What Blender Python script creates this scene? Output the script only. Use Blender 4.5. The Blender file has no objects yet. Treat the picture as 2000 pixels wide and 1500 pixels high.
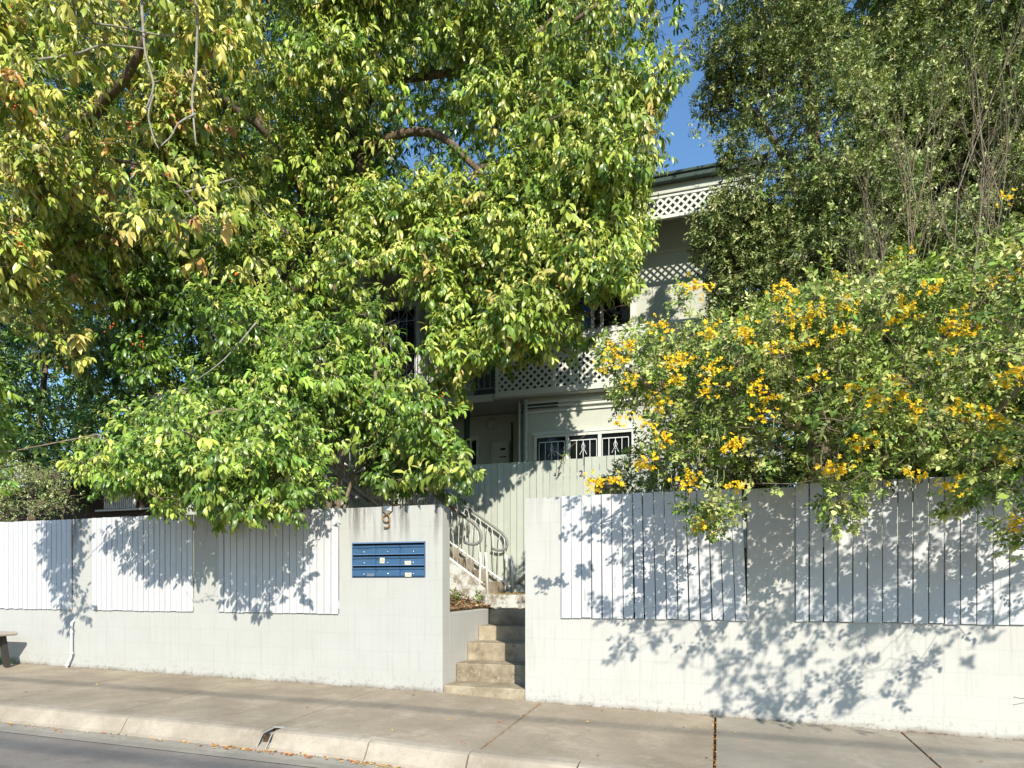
import bpy, math, random
import numpy as np
from math import radians as R, sin, cos, tan, atan, pi
random.seed(7); rng = np.random.RandomState(11)
S = bpy.context.scene
# ------------------------------------------------------------------ camera, sky, sun, exposure
TH, DC, CZ, FPX = R(17.6), 6.5, 1.185, 1265.0        # yaw, distance from wall, eye height, focal length in px of a 2000 px frame
cd = bpy.data.cameras.new('camera'); cam = bpy.data.objects.new('camera', cd); S.collection.objects.link(cam)
cam.location = (0, -DC, CZ); cam.rotation_euler = (R(90), 0, TH)
cd.sensor_width = 36; cd.lens = 36*FPX/2000; cd.shift_y = 0.195; cd.clip_end = 2000; S.camera = cam
SAZ, SEL = R(32.5), R(31)
sl = bpy.data.lights.new('sun', 'SUN'); sun = bpy.data.objects.new('sun', sl); S.collection.objects.link(sun)
sl.energy = 4.7; sl.angle = R(0.53); sl.color = (1, .94, .82)
from mathutils import Vector, Euler, Matrix
sd = Vector((-sin(SAZ)*cos(SEL), cos(SAZ)*cos(SEL), -sin(SEL)))       # the way the light travels
sun.rotation_euler = sd.to_track_quat('-Z', 'Y').to_euler()
W = bpy.data.worlds.new('World'); S.world = W; W.use_nodes = True
nt = W.node_tree; sk = nt.nodes.new('ShaderNodeTexSky'); sk.sky_type = 'NISHITA'; sk.sun_disc = False
sk.sun_elevation = SEL; sk.sun_rotation = math.atan2(-sd.x, -sd.y); sk.air_density = 1.6; sk.dust_density = 0; sk.ozone_density = 8
bg = nt.nodes['Background']; bg.inputs[1].default_value = .146; nt.links.new(sk.outputs[0], bg.inputs[0])
S.view_settings.view_transform = 'Standard'; S.view_settings.look = 'None'; S.view_settings.gamma = 1; S.view_settings.exposure = .42
S.render.engine = 'CYCLES'
S.cycles.max_bounces = 6; S.cycles.transmission_bounces = 3; S.cycles.diffuse_bounces = 2

def xat(u, t): return (DC+t)*tan(atan((u-1000)/FPX)-TH)               # where a sight line meets the plane t metres behind the wall
def P(u, v, t):
    x = xat(u, t); Z = -x*sin(TH)+(DC+t)*cos(TH)
    return (x, t, CZ+(1140-v)*Z/FPX)
def zat(u, v, t): return P(u, v, t)[2]
# ------------------------------------------------------------------ materials
def mat(name, col, rough=.7, spec=.3, metal=0):
    m = bpy.data.materials.new(name); m.use_nodes = True; b = m.node_tree.nodes['Principled BSDF']
    b.inputs['Base Color'].default_value = (*col, 1); b.inputs['Roughness'].default_value = rough
    b.inputs['Specular IOR Level'].default_value = spec; b.inputs['Metallic'].default_value = metal
    return m
class NT:
    def __init__(s, m): s.t = m.node_tree; s.b = s.t.nodes['Principled BSDF']; s.pos = None
    def n(s, typ, **k):
        o = s.t.nodes.new(typ)
        for a, v in k.items(): setattr(o, a, v)
        return o
    def l(s, a, b): s.t.links.new(a, b)
    def P(s):
        if not s.pos: s.pos = s.n('ShaderNodeNewGeometry').outputs['Position']
        return s.pos
    def math(s, op, a, b=None, c=None):
        o = s.n('ShaderNodeMath', operation=op)
        for i, v in enumerate((a, b, c)):
            if v is None: continue
            if isinstance(v, (int, float)): o.inputs[i].default_value = v
            else: s.l(v, o.inputs[i])
        return o.outputs[0]
    def noise(s, scale, detail=4, rough=.6, vec=None, sc=None):
        v = vec or s.P()
        if sc:
            mp = s.n('ShaderNodeMapping'); mp.inputs['Scale'].default_value = sc; s.l(v, mp.inputs[0]); v = mp.outputs[0]
        o = s.n('ShaderNodeTexNoise'); o.inputs['Scale'].default_value = scale; o.inputs['Detail'].default_value = detail
        o.inputs['Roughness'].default_value = rough; s.l(v, o.inputs['Vector']); return o.outputs[0]
    def ramp(s, f, a, b, lo=0., hi=1.):
        o = s.n('ShaderNodeMapRange'); s.l(f, o.inputs[0])
        for i, v in enumerate((a, b, lo, hi)): o.inputs[i+1].default_value = v
        return o.outputs[0]
    def mix(s, f, a, b, mode='MIX'):
        o = s.n('ShaderNodeMix', data_type='RGBA', blend_type=mode)
        for i, v in ((0, f), (6, a), (7, b)):
            if isinstance(v, (int, float)): o.inputs[i].default_value = v
            elif isinstance(v, tuple): o.inputs[i].default_value = (*v, 1)
            else: s.l(v, o.inputs[i])
        return o.outputs[2]
    def col(s, c): s.l(c, s.b.inputs['Base Color'])
    def bump(s, h, strength=.3, dist=.01, prev=None):
        o = s.n('ShaderNodeBump'); o.inputs['Strength'].default_value = strength; o.inputs['Distance'].default_value = dist
        s.l(h, o.inputs['Height'])
        if prev: s.l(prev, o.inputs['Normal'])
        s.l(o.outputs[0], s.b.inputs['Normal']); return o.outputs[0]
def xyz(N):
    o = N.n('ShaderNodeSeparateXYZ'); N.l(N.P(), o.inputs[0]); return o.outputs
def masonry(name, base, gx, g0, zoff, streak):
    m = mat(name, base, .75, .25); N = NT(m); X, Y, Z = xyz(N)
    cx = N.n('ShaderNodeCombineXYZ'); N.l(N.math('ADD', N.math('ADD', X, Y), .1), cx.inputs[0]); N.l(N.math('ADD', Z, zoff), cx.inputs[1])
    warp = N.noise(3, 2); wv = N.n('ShaderNodeVectorMath', operation='SCALE'); 
    nz = N.n('ShaderNodeTexNoise'); nz.inputs['Scale'].default_value = 2.3; N.l(N.P(), nz.inputs['Vector']); N.l(nz.outputs[1], wv.inputs[0]); wv.inputs[3].default_value = .035
    av = N.n('ShaderNodeVectorMath', operation='ADD'); N.l(cx.outputs[0], av.inputs[0]); N.l(wv.outputs[0], av.inputs[1])
    br = N.n('ShaderNodeTexBrick'); N.l(av.outputs[0], br.inputs['Vector'])
    for k, v in (('Scale', 1), ('Brick Width', .4), ('Row Height', .2), ('Mortar Size', .007), ('Mortar Smooth', 1.)): br.inputs[k].default_value = v
    br.inputs['Color1'].default_value = (*base, 1); br.inputs['Color2'].default_value = (*[c*.972 for c in base], 1); br.inputs['Mortar'].default_value = (*[c*.915 for c in base], 1)
    c = br.outputs['Color']
    c = N.mix(N.ramp(warp, .35, .75, 0, .22), c, (base[0]*.82, base[1]*.8, base[2]*.74))
    big = N.noise(9, 6, .7); c = N.mix(N.ramp(big, .58, .78, 0, .3), c, (base[0]*.72, base[1]*.69, base[2]*.6))
    # run-off streaks below the top, splash dirt above the pavement
    st = N.noise(6, 5, .65, sc=(1.5, 1.5, .13)); hi = N.ramp(Z, 1.55, 2.06)
    c = N.mix(N.math('MULTIPLY', N.ramp(st, .50, .62), N.math('MULTIPLY', hi, streak)), c, (.10, .085, .07))
    hg = N.math('SUBTRACT', Z, N.math('ADD', N.math('MULTIPLY', X, gx), g0))
    sp = N.noise(17, 7, .72); lo = N.ramp(hg, .22, .0)
    c = N.mix(N.math('MULTIPLY', N.ramp(sp, .52, .64), N.math('MULTIPLY', lo, lo)), c, (.24, .19, .14))
    c = N.mix(N.math('MULTIPLY', N.ramp(warp, .3, .7), N.ramp(hg, .05, -.01)), c, (.16, .12, .08))
    drip = N.noise(14, 5, .7, sc=(2.2, 2.2, .07)); c = N.mix(N.ramp(drip, .54, .70, 0, .4), c, (.33, .31, .27))
    N.col(c)
    b1 = N.bump(br.outputs['Fac'], -1., .005); N.bump(N.noise(55, 4, .7), .35, .004, b1)
    return m
M = {}
M['block_left'] = masonry('painted_block_left', (.485, .484, .455), -.0126, -.036, .16, .9)
M['block_right'] = masonry('painted_block_right', (.54, .532, .495), -.0223, -.0818, .165, .15)
def painted(name, col, rough=.55, var=.1, grain=True, dirt=.25, vc=False):
    m = mat(name, col, rough, .3); N = NT(m)
    c = N.mix(N.ramp(N.noise(4, 5, .65), .35, .75, 0, 1), col, tuple(x*(1-var) for x in col))
    if vc:
        a = N.n('ShaderNodeAttribute', attribute_name='Col'); c = N.mix(1., c, a.outputs[0], 'MULTIPLY')
    d = N.noise(11, 6, .7, sc=(3, 3, .35)); c = N.mix(N.ramp(d, .58, .75, 0, dirt), c, tuple(x*.45 for x in col))
    N.col(c)
    if grain: N.bump(N.noise(30, 5, .7, sc=(8, 8, .4)), .3, .003)
    return m
M['board'] = painted('white_painted_boards', (.62, .625, .63), .5, .06, vc=True, dirt=.3)
M['green_board'] = painted('pale_green_boards', (.52, .55, .47), .6, .08, vc=True, dirt=.3)
M['house'] = painted('sage_cream_paint', (.56, .575, .49), .6, .06, False, .12)
M['house_light'] = painted('cream_trim_paint', (.70, .71, .64), .55, .05, False, .2)
M['white'] = painted('white_gloss_paint', (.8, .81, .8), .4, .08, False, .2)
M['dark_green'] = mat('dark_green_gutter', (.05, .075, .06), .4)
M['soffit'] = mat('soffit', (.55, .56, .5), .7)
M['roof'] = mat('corrugated_roof', (.3, .32, .3), .5)
M['glass'] = mat('dark_glass', (.008, .01, .01), .08, .5)
M['black'] = mat('black_slot', (.006, .006, .008), .6)
M['steel'] = mat('chrome_lock', (.75, .75, .75), .25, .5, 1)
M['rail_grey'] = mat('grey_handrail', (.24, .24, .23), .5)
M['pipe'] = mat('white_pvc', (.75, .76, .74), .5)
M['curtain'] = mat('blue_blind', (.03, .17, .5), .7)
def blue():
    m = mat('blue_powder_coat', (.045, .15, .32), .42, .4); N = NT(m)
    c = N.mix(N.ramp(N.noise(16, 6, .7), .4, .75, 0, .5), (.045, .115, .225), (.085, .165, .27))
    c = N.mix(N.ramp(N.noise(160, 3, .7), .66, .7, 0, .8), c, (.4, .42, .42)); N.col(c); return m
M['blue'] = blue()
M['blue_lip'] = mat('blue_lip', (.13, .24, .42), .35, .5)
M['sticker'] = mat('cream_sticker', (.78, .74, .55), .6)
M['ink'] = mat('ink', (.03, .03, .03), .7)
M['ink_faint'] = mat('engraved_letters', (.025, .07, .14), .6)
M['bronze'] = mat('bronze_numeral', (.30, .17, .06), .45, .4, .5)
def rusty():
    m = mat('white_rail_rust', (.75, .76, .74), .5); N = NT(m)
    f = N.ramp(N.noise(9, 5, .7), .55, .63); N.col(N.mix(f, (.75, .76, .74), (.30, .12, .05))); return m
M['rusty'] = rusty()
def railrust():
    m = mat('grey_rail_rust', (.3, .3, .29), .5); N = NT(m); N.col(N.mix(N.ramp(N.noise(7, 5, .7), .5, .58), (.24, .23, .22), (.33, .14, .07))); return m
M['rail_rust'] = railrust()
def concrete(name, col, dark, speck=.5, cool=False):
    m = mat(name, col, .9, .15); N = NT(m)
    c = N.mix(N.ramp(N.noise(1.3, 6, .65), .35, .68), dark, col)
    c = N.mix(N.ramp(N.noise(14, 5, .7), .45, .7, 0, .35), c, tuple(x*.66 for x in col))
    v = N.n('ShaderNodeTexVoronoi'); v.inputs['Scale'].default_value = 130; N.l(N.P(), v.inputs['Vector'])
    c = N.mix(N.ramp(v.outputs['Distance'], .28, .12, 0, speck), c, tuple(x*1.45 for x in col))
    c = N.mix(N.ramp(N.noise(240, 2, .5), .57, .7, 0, speck), c, tuple(x*.45 for x in col))
    c = N.mix(N.ramp(N.noise(5, 6, .8), .56, .68, 0, .5), c, tuple(x*.5 for x in col)); c = N.mix(N.ramp(N.noise(60, 4, .8), .55, .7, 0, .45), c, tuple(x*.55 for x in col)); c = N.mix(N.ramp(N.noise(2.2, 5, .7), .55, .7, 0, .4), c, tuple(min(1, x*1.3) for x in col))
    N.col(c); N.bump(N.noise(190, 4, .7), .5, .003); return m
M['path'] = concrete('worn_concrete', (.46, .385, .285), (.29, .24, .175), .9)
M['path_new'] = concrete('broomed_concrete', (.41, .365, .295), (.27, .24, .195), .2)
M['kerb'] = concrete('kerb_concrete', (.50, .435, .34), (.30, .25, .185), .5)
M['gutter'] = concrete('gutter_concrete', (.42, .38, .31), (.3, .275, .23), .4)
M['asphalt'] = concrete('asphalt', (.31, .275, .235), (.22, .195, .17), 1.)
def step():
    m = mat('stained_step', (.40, .33, .23), .9, .15); N = NT(m)
    c = N.mix(N.ramp(N.noise(3.5, 6, .7), .35, .65), (.24, .19, .13), (.46, .39, .28))
    c = N.mix(N.ramp(N.noise(9, 6, .75), .56, .72, 0, .75), c, (.09, .07, .05))
    c = N.mix(N.ramp(N.noise(26, 4, .7), .6, .7, 0, .5), c, (.6, .55, .43)); N.col(c); N.bump(N.noise(60, 5, .7), .5, .006); return m
M['step'] = step()
def white_step():
    m = mat('flaking_white_step', (.6, .6, .55), .8, .2); N = NT(m)
    c = N.mix(N.ramp(N.noise(7, 6, .75), .45, .6), (.62, .62, .57), (.28, .24, .18)); N.col(c); return m
M['white_step'] = white_step()
def soil():
    m = mat('soil', (.1, .065, .04), .95, .1); N = NT(m)
    N.col(N.mix(N.ramp(N.noise(25, 6, .8), .4, .65), (.05, .035, .022), (.17, .115, .07))); N.bump(N.noise(20, 6, .8), 1, .03); return m
M['soil'] = soil()
def bark(name, a, b):
    m = mat(name, a, .85, .15); N = NT(m)
    N.col(N.mix(N.ramp(N.noise(9, 6, .75, sc=(1.6, 1.6, .6)), .38, .66), a, b)); N.bump(N.noise(22, 6, .75, sc=(2, 2, .5)), .8, .02); return m
M['bark'] = bark('brown_bark', (.085, .06, .04), (.27, .20, .14))
M['pale_bark'] = bark('pale_bark', (.24, .215, .17), (.46, .43, .36))
M['twig'] = bark('tan_twig', (.20, .155, .10), (.38, .31, .22))
def leafmat(name, trans=.32, rough=.42, spec=.45, gain=1.0):
    m = mat(name, (.1, .2, .03), rough, spec); N = NT(m); a = N.n('ShaderNodeAttribute', attribute_name='Col')
    N.l(a.outputs[0], N.b.inputs['Base Color'])
    tr = N.n('ShaderNodeBsdfTranslucent'); N.l(N.mix(1., a.outputs[0], (1.15, 1.25, .5), 'MULTIPLY'), tr.inputs[0])
    mx = N.n('ShaderNodeMixShader'); mx.inputs[0].default_value = trans
    N.l(N.b.outputs[0], mx.inputs[1]); N.l(tr.outputs[0], mx.inputs[2]); N.l(mx.outputs[0], N.t.nodes['Material Output'].inputs[0]); return m
M['leaf'] = leafmat('glossy_leaf', .14, .36, .55); M['leaf_small'] = leafmat('small_leaf', .12, .5, .35); M['petal'] = leafmat('petal', .3, .6, .2)
M['litter'] = leafmat('dry_leaf', .1, .8, .1)
M['fruit'] = mat('orange_fruit', (.75, .10, .015), .3, .5)
M['brown_wall'] = mat('brown_weatherboard', (.07, .05, .035), .8)
M['timber_pole'] = bark('pole_timber', (.12, .1, .08), (.2, .17, .13))
M['cable'] = mat('cable', (.02, .02, .02), .6)
M['bin'] = mat('blue_plastic', (.02, .15, .5), .45)
M['iron'] = mat('cast_iron', (.06, .055, .05), .6)
M['bench'] = mat('bench_slab', (.42, .36, .31), .6); M['bench_leg'] = mat('bench_leg', (.045, .04, .035), .5)
def brickm():
    m = mat('old_brick', (.3, .15, .08), .9, .1); N = NT(m); X, Y, Z = xyz(N)
    cx = N.n('ShaderNodeCombineXYZ'); N.l(N.math('ADD', X, Y), cx.inputs[0]); N.l(Z, cx.inputs[1])
    br = N.n('ShaderNodeTexBrick'); N.l(cx.outputs[0], br.inputs['Vector'])
    for k, v in (('Scale', 1), ('Brick Width', .23), ('Row Height', .08), ('Mortar Size', .008)): br.inputs[k].default_value = v
    br.inputs['Color1'].default_value = (.33, .2, .12, 1); br.inputs['Color2'].default_value = (.22, .12, .07, 1); br.inputs['Mortar'].default_value = (.4, .37, .32, 1)
    N.col(br.outputs['Color']); N.bump(br.outputs['Fac'], -.6, .006); return m
M['brick'] = brickm()
# ------------------------------------------------------------------ mesh and object helpers
ORG = {}
def tag(o, label=None, cat=None, group=None, kind=None):
    for k, v in (('label', label), ('category', cat), ('group', group), ('kind', kind)):
        if v: o[k] = v
    return o
def thing(name, loc, label, cat, group=None):
    o = bpy.data.objects.new(name, None); S.collection.objects.link(o); o.location = loc; o.empty_display_size = .2
    ORG[o.name] = tuple(loc); return tag(o, label, cat, group)
def link_mesh(name, me, m, parent, smooth=False):
    if m is not None: me.materials.append(m)
    o = bpy.data.objects.new(name, me); S.collection.objects.link(o)
    if parent is not None: o.parent = parent; ORG[o.name] = ORG[parent.name]
    else: ORG[o.name] = (0, 0, 0)
    if smooth: me.polygons.foreach_set('use_smooth', np.ones(len(me.polygons), bool))
    return o
class MB:
    def __init__(s): s.v = []; s.f = []; s.c = []; s.cur = (1, 1, 1, 1)
    def add(s, vs, fs):
        n = len(s.v); s.v += [tuple(p) for p in vs]; s.f += [tuple(i+n for i in f) for f in fs]; s.c += [s.cur]*len(vs); return s
    def box(s, x0, x1, y0, y1, z0, z1):
        return s.add([(x0, y0, z0), (x1, y0, z0), (x1, y1, z0), (x0, y1, z0), (x0, y0, z1), (x1, y0, z1), (x1, y1, z1), (x0, y1, z1)],
                     [(0, 3, 2, 1), (4, 5, 6, 7), (0, 1, 5, 4), (1, 2, 6, 5), (2, 3, 7, 6), (3, 0, 4, 7)])
    def prism(s, pts, y0, y1):                      # an outline in x,z given thickness in y
        n = len(pts); a = [(x, y0, z) for x, z in pts]; b = [(x, y1, z) for x, z in pts]
        area = sum(pts[i][0]*pts[(i+1) % n][1]-pts[(i+1) % n][0]*pts[i][1] for i in range(n))
        fs = [tuple(range(n)), tuple(range(2*n-1, n-1, -1))]+[(i, i+n, (i+1) % n+n, (i+1) % n) for i in range(n)]
        if area < 0: fs = [f[::-1] for f in fs]
        return s.add(a+b, fs)
    def tube(s, pts, r, n=8, caps=True):
        pts = [Vector(p) for p in pts]; rs = r if isinstance(r, (list, tuple)) else [r]*len(pts); vs = []; fs = []
        T0 = (pts[1]-pts[0]).normalized(); up = Vector((0, 0, 1)) if abs(T0.z) < .9 else Vector((1, 0, 0))
        A = T0.cross(up).normalized()
        for i, p in enumerate(pts):
            T = (pts[min(i+1, len(pts)-1)]-pts[max(i-1, 0)])
            T = T.normalized() if T.length > 1e-9 else T0
            A = (A-T*A.dot(T)); A = A.normalized() if A.length > 1e-6 else T.orthogonal().normalized()
            B = T.cross(A)
            for k in range(n):
                a = 2*pi*k/n; vs.append(p+(A*cos(a)+B*sin(a))*rs[i])
        for i in range(len(pts)-1):
            for k in range(n): fs.append((i*n+k, i*n+(k+1) % n, (i+1)*n+(k+1) % n, (i+1)*n+k))
        if caps: fs += [tuple(range(n))[::-1], tuple((len(pts)-1)*n+k for k in range(n))]
        return s.add(vs, fs)
    def disc(s, c, r, th, n=20, ax='y', r2=None):   # a short cylinder whose axis is y (front towards -y) or z
        r2 = r if r2 is None else r2; vs = []
        for q, rr in ((0, r2), (1, r)):
            for k in range(n):
                a = 2*pi*k/n
                vs.append((c[0]+rr*cos(a), c[1]-th*(1-q), c[2]+rr*sin(a)) if ax == 'y' else (c[0]+rr*cos(a), c[1]+rr*sin(a), c[2]+th*(1-q)))
        fs = [tuple(range(n)), tuple(range(2*n-1, n-1, -1))]+[(k, k+n, (k+1) % n+n, (k+1) % n) for k in range(n)]
        return s.add(vs, fs)
    def build(s, name, m, parent=None, smooth=False, bevel=0):
        o0 = ORG[parent.name] if parent is not None else (0, 0, 0)
        me = bpy.data.meshes.new(name); me.from_pydata([(a-o0[0], b-o0[1], c-o0[2]) for a, b, c in s.v], [], s.f); me.update()
        if any(c != (1, 1, 1, 1) for c in s.c):
            at = me.color_attributes.new('Col', 'FLOAT_COLOR', 'POINT'); at.data.foreach_set('color', np.array(s.c, np.float32).ravel())
        elif m in (M['board'], M['green_board']):
            at = me.color_attributes.new('Col', 'FLOAT_COLOR', 'POINT'); at.data.foreach_set('color', np.ones(4*len(s.v), np.float32))
        o = link_mesh(name, me, m, parent, smooth)
        if bevel:
            b = o.modifiers.new('bevel', 'BEVEL'); b.width = bevel; b.segments = 2; b.limit_method = 'ANGLE'
        return o
def text_mesh(name, body, size, loc, m, parent, depth=.002, rotz=0, tilt=0, align='CENTER'):
    c = bpy.data.curves.new('t', 'FONT'); c.body = body; c.size = size; c.extrude = depth; c.align_x = align; c.align_y = 'CENTER'; c.space_line = .8
    o = bpy.data.objects.new('t', c); S.collection.objects.link(o)
    dg = bpy.context.evaluated_depsgraph_get(); me = bpy.data.meshes.new_from_object(o.evaluated_get(dg)); bpy.data.objects.remove(o)
    me.transform(Matrix.Rotation(tilt, 4, 'Y') @ Matrix.Rotation(R(90), 4, 'X')); o0 = ORG[parent.name] if parent is not None else (0, 0, 0)
    me.transform(Matrix.Translation((loc[0]-o0[0], loc[1]-o0[1], loc[2]-o0[2]))); me.name = name; me.materials.clear()
    return link_mesh(name, me, m, parent)
# ------------------------------------------------------------------ ground, road, pavement
XL, XR = -2.856, -1.916                              # the two sides of the gap in the front wall
def g(x):
    if x < XL: return -.0126*(x+2.86)
    if x > XR: return -.039-.0223*(x-XR)
    return -.0415*(x-XL)
WALL_TOP_L, WALL_TOP_R, PB = 2.05, 2.078, .835
def sheet(name, prof, m, x0=-60, x1=60, gaps=None, kind='structure'):
    xs = sorted(set([x0, x1]+[x for x in (-30, -16, -9.6, -6, -4, -2.86, -2.4, -1.92, -1, 0, 1, 2.46, 6, 12, 30) if x0 < x < x1])); mb = MB(); n = len(prof)
    mb.add([(x, y, g(x)+z) for x in xs for y, z in prof], [(i*n+j+1, i*n+j, (i+1)*n+j, (i+1)*n+j+1) for i in range(len(xs)-1) for j in range(n-1)])
    o = mb.build(name, m); return tag(o, kind=kind)
MBg = MB(); MBg.add([(-600, -600, -1.6), (600, -600, -1.6), (600, 600, -1.6), (-600, 600, -1.6)], [(0, 1, 2, 3)]); tag(MBg.build('ground', M['soil']), kind='structure')
sheet('road', [(-11, -.20), (-6.5, -.10), (-2.35, -.185)], M['asphalt'])
sheet('far_verge', [(-26, .2), (-13.5, .05), (-11, -.05), (-11, -.25)], M['path'])
sheet('gutter_channel', [(-2.352, -.181), (-2.2, -.192), (-2.07, -.182)], M['gutter'])
KJ = [-40, -20, -13.5, -10.2, -7.35, -5.08, -3.62, -2.62, -1.78, -.95, -.1, .9, 2.0, 3.2, 6, 20, 40]
for i in range(len(KJ)-1):
    mb = MB(); a, b = KJ[i]+.006, KJ[i+1]-.006
    if i == 6: a += .11                              # the outlet stands in this gap
    prof = [(-1.832, -.30), (-1.834, -.046), (-1.845, -.040), (-1.94, -.044), (-1.975, -.056), (-2.045, -.165), (-2.075, -.181), (-2.08, -.3)]
    n = len(prof); xs = [a]+[x for x in (-2.86, -1.92) if a < x < b]+[b]
    mb.add([(x, y, g(x)+z) for x in xs for y, z in prof], [(q*n+j, q*n+j+1, (q+1)*n+j+1, (q+1)*n+j) for q in range(len(xs)-1) for j in range(n-1)]+[tuple(range(n))[::-1], tuple((len(xs)-1)*n+j for j in range(n))])
    tag(mb.build('kerb_stone', M['kerb'], bevel=.004), kind='structure')
FJ = [-40, -20, -12.4, -10.6, -8.75, -6.9, -5.37, -3.62, -1.74, -.02, 1.54, 3.3, 6, 20, 40]
for i in range(len(FJ)-1):
    a, b = FJ[i]+.011, FJ[i+1]-.011; m = M['path_new'] if i >= 9 else M['path']; mb = MB()
    xs = [a]+[x for x in (-2.86, -1.92) if a < x < b]+[b]; dz = random.uniform(-.003, .002)
    yb = .12
    mb.add([(x, y, g(x)+.025*min(y, 0)+dz+e) for x in xs for y, e in ((-1.826, -.1), (-1.826, 0), (yb, 0), (yb, -.1))],
           [(q*4+j+1, q*4+j, (q+1)*4+j, (q+1)*4+j+1) for q in range(len(xs)-1) for j in range(3)]+[(3, 2, 1, 0), tuple((len(xs)-1)*4+j for j in range(4))])
    tag(mb.build('pavement_slab', m), kind='structure')
sheet('pavement_bed', [(-1.84, -.068), (.15, -.022)], M['soil'])
# hairline cracks in the pavement
def ground_line(name, pts, w, m):
    mb = MB(); pts = [Vector(p) for p in pts]; vs = []
    for i, p in enumerate(pts):
        d = (pts[min(i+1, len(pts)-1)]-pts[max(i-1, 0)]).normalized(); nn = Vector((-d.y, d.x, 0))*w*random.uniform(.5, 1.3)
        for s_ in (-1, 1): q = p+nn*s_; vs.append((q.x, q.y, g(q.x)+.025*min(q.y, 0)+.003))
    mb.add(vs, [(2*i, 2*i+1, 2*i+3, 2*i+2) for i in range(len(pts)-1)]); return tag(mb.build(name, m), kind='structure')
def gp(u, v):                                        # a sight line met with the pavement
    lo, hi = -6.0, .1
    for _ in range(40):
        t = (lo+hi)/2; x, y, z = P(u, v, t)
        if z > g(x)+.025*t: hi = t
        else: lo = t
    x, y, z = P(u, v, t); return (x, y, 0)
def wig(a, b, n=14, k=.02):
    a, b = Vector(a), Vector(b); return [a.lerp(b, i/n)+Vector((random.uniform(-k, k), random.uniform(-k, k), 0)) for i in range(n+1)]
ck = [gp(1060, 1430), gp(1170, 1450), gp(1220, 1462), gp(1290, 1454), gp(1310, 1425)]
for a, b in zip(ck, ck[1:]): ground_line('pavement_crack', wig(a, b, 8, .012), .003, M['soil'])
ground_line('pavement_crack', wig(gp(1290, 1454), gp(1360, 1480), 8, .012), .003, M['soil'])
# garden ground behind the wall
def patch(name, x0, x1, y0, y1, zf, m=None, n=10):
    mb = MB(); xs = np.linspace(x0, x1, n*2); ys = np.linspace(y0, y1, n)
    mb.add([(x, y, zf(x, y)+random.uniform(-.02, .02)) for x in xs for y in ys], [(i*n+j, i*n+n+j, i*n+n+j+1, i*n+j+1) for i in range(2*n-1) for j in range(n-1)])
    return tag(mb.build(name, m or M['soil'], smooth=True), kind='structure')
patch('garden_ground', -25, -2.96, .2, 3.6, lambda x, y: .85+.12*max(0, min(1, (-3.1-x)*2))+.1*y*max(0, min(1, (-3.1-x))))
patch('garden_ground', -1.72, 25, .2, 3.6, lambda x, y: 1.05+.2*y)
patch('garden_ground', -60, 60, 3.55, 70, lambda x, y: 1.65+.01*y)
# ------------------------------------------------------------------ front wall, left and right
def zline(x0, x1, dz=-.4): return [(x, g(x)+dz) for x in np.linspace(x0, x1, 6)]
def wall_outline(x0, x1, top, opens):
    pts = zline(x0, x1); cur = [(x1, top)]
    for a, b in reversed(opens): cur += [(b, top), (b, PB), (a, PB), (a, top)]
    cur += [(x0, top)]
    out = []
    for p in pts+cur:
        if not out or (abs(p[0]-out[-1][0])+abs(p[1]-out[-1][1])) > 1e-5: out.append(p)
    return out
pL = [(xat(-330, 0), xat(142, 0)), (xat(182, 0), xat(379, 0)), (xat(428, 0), xat(662.5, 0))]
pR = [(xat(1097, 0), xat(1459.5, 0)), (xat(1552.5, 0), 3.9)]
wl = thing('block_wall', (-6, 0, 0), 'white painted block wall left of the entry steps, with letterboxes and three board panels', 'wall')
wb = (xat(688.3, 0), xat(831, 0)); wz = (1.255, 1.652)
# masonry: everything left of the letterboxes, then pieces round their recess
mb = MB(); mb.prism(wall_outline(-16, wb[0], WALL_TOP_L, pL), 0, .2)
mb.prism([(wb[0], g(wb[0])-.4), (wb[1], g(wb[1])-.4), (wb[1], wz[0]), (wb[0], wz[0])], 0, .2)
mb.prism([(wb[0], wz[1]), (wb[1], wz[1]), (wb[1], WALL_TOP_L), (wb[0], WALL_TOP_L)], 0, .2)
mb.prism([(wb[1], g(wb[1])-.4), (XL, g(XL)-.4), (XL, WALL_TOP_L-.012), (XL-.015, WALL_TOP_L), (wb[1], WALL_TOP_L)], 0, .2)
mb.build('masonry', M['block_left'], wl)
mb = MB(); mb.box(wb[0]-.02, wb[1]+.02, .2, .29, wz[0]-.02, wz[1]+.02); mb.build('recess_back', M['block_left'], wl)
def boards(par, x0, x1, w, top, y=-.022, th=.02, wide=(), green=False, lo=PB+.004, lean=0, notch=()):
    mb = MB(); x = x0; k = 0; nails = MB(); n = max(1, round((x1-x0)/w)); w = (x1-x0)/n
    for i in range(n):
        gap = random.choice((.006, .008, .011, .013, .009)) if i not in wide else .024
        sh = random.uniform(.92, 1.0); mb.cur = (sh, sh, sh*random.uniform(.98, 1.01), 1)
        a = x0+i*w+gap/2; b = x0+(i+1)*w-gap/2; l = lean*(i/n); tt = top+random.uniform(-.004, .004)
        if i in notch: tt -= .16
        yy = y+random.uniform(-.002, .002); bz = lo+random.uniform(-.006, .004)
        mb.prism([(a, bz), (b, bz), (b-l, tt), (a-l, tt)], yy, yy+th)
        nails.cur = (1, 1, 1, 1)
        for zz in (top-.16, lo+.11):
            for q in (.25, .75):
                if random.random() < .85: nails.disc((a+(b-a)*q-l*(zz-lo)/(top-lo), yy+.0005, zz+random.uniform(-.012, .012)), .0035, .001, 6)
    o = mb.build('board_panel', M['green_board'] if green else M['board'], par)
    nails.build('nail_heads', M['iron'], o)
    rb = MB(); rb.box(x0-.0, x1, y+th+.004, y+th+.05, top-.2, top-.11); rb.box(x0, x1, y+th+.004, y+th+.05, lo+.06, lo+.15)
    rb.build('batten', M['green_board'], o); return o
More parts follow.
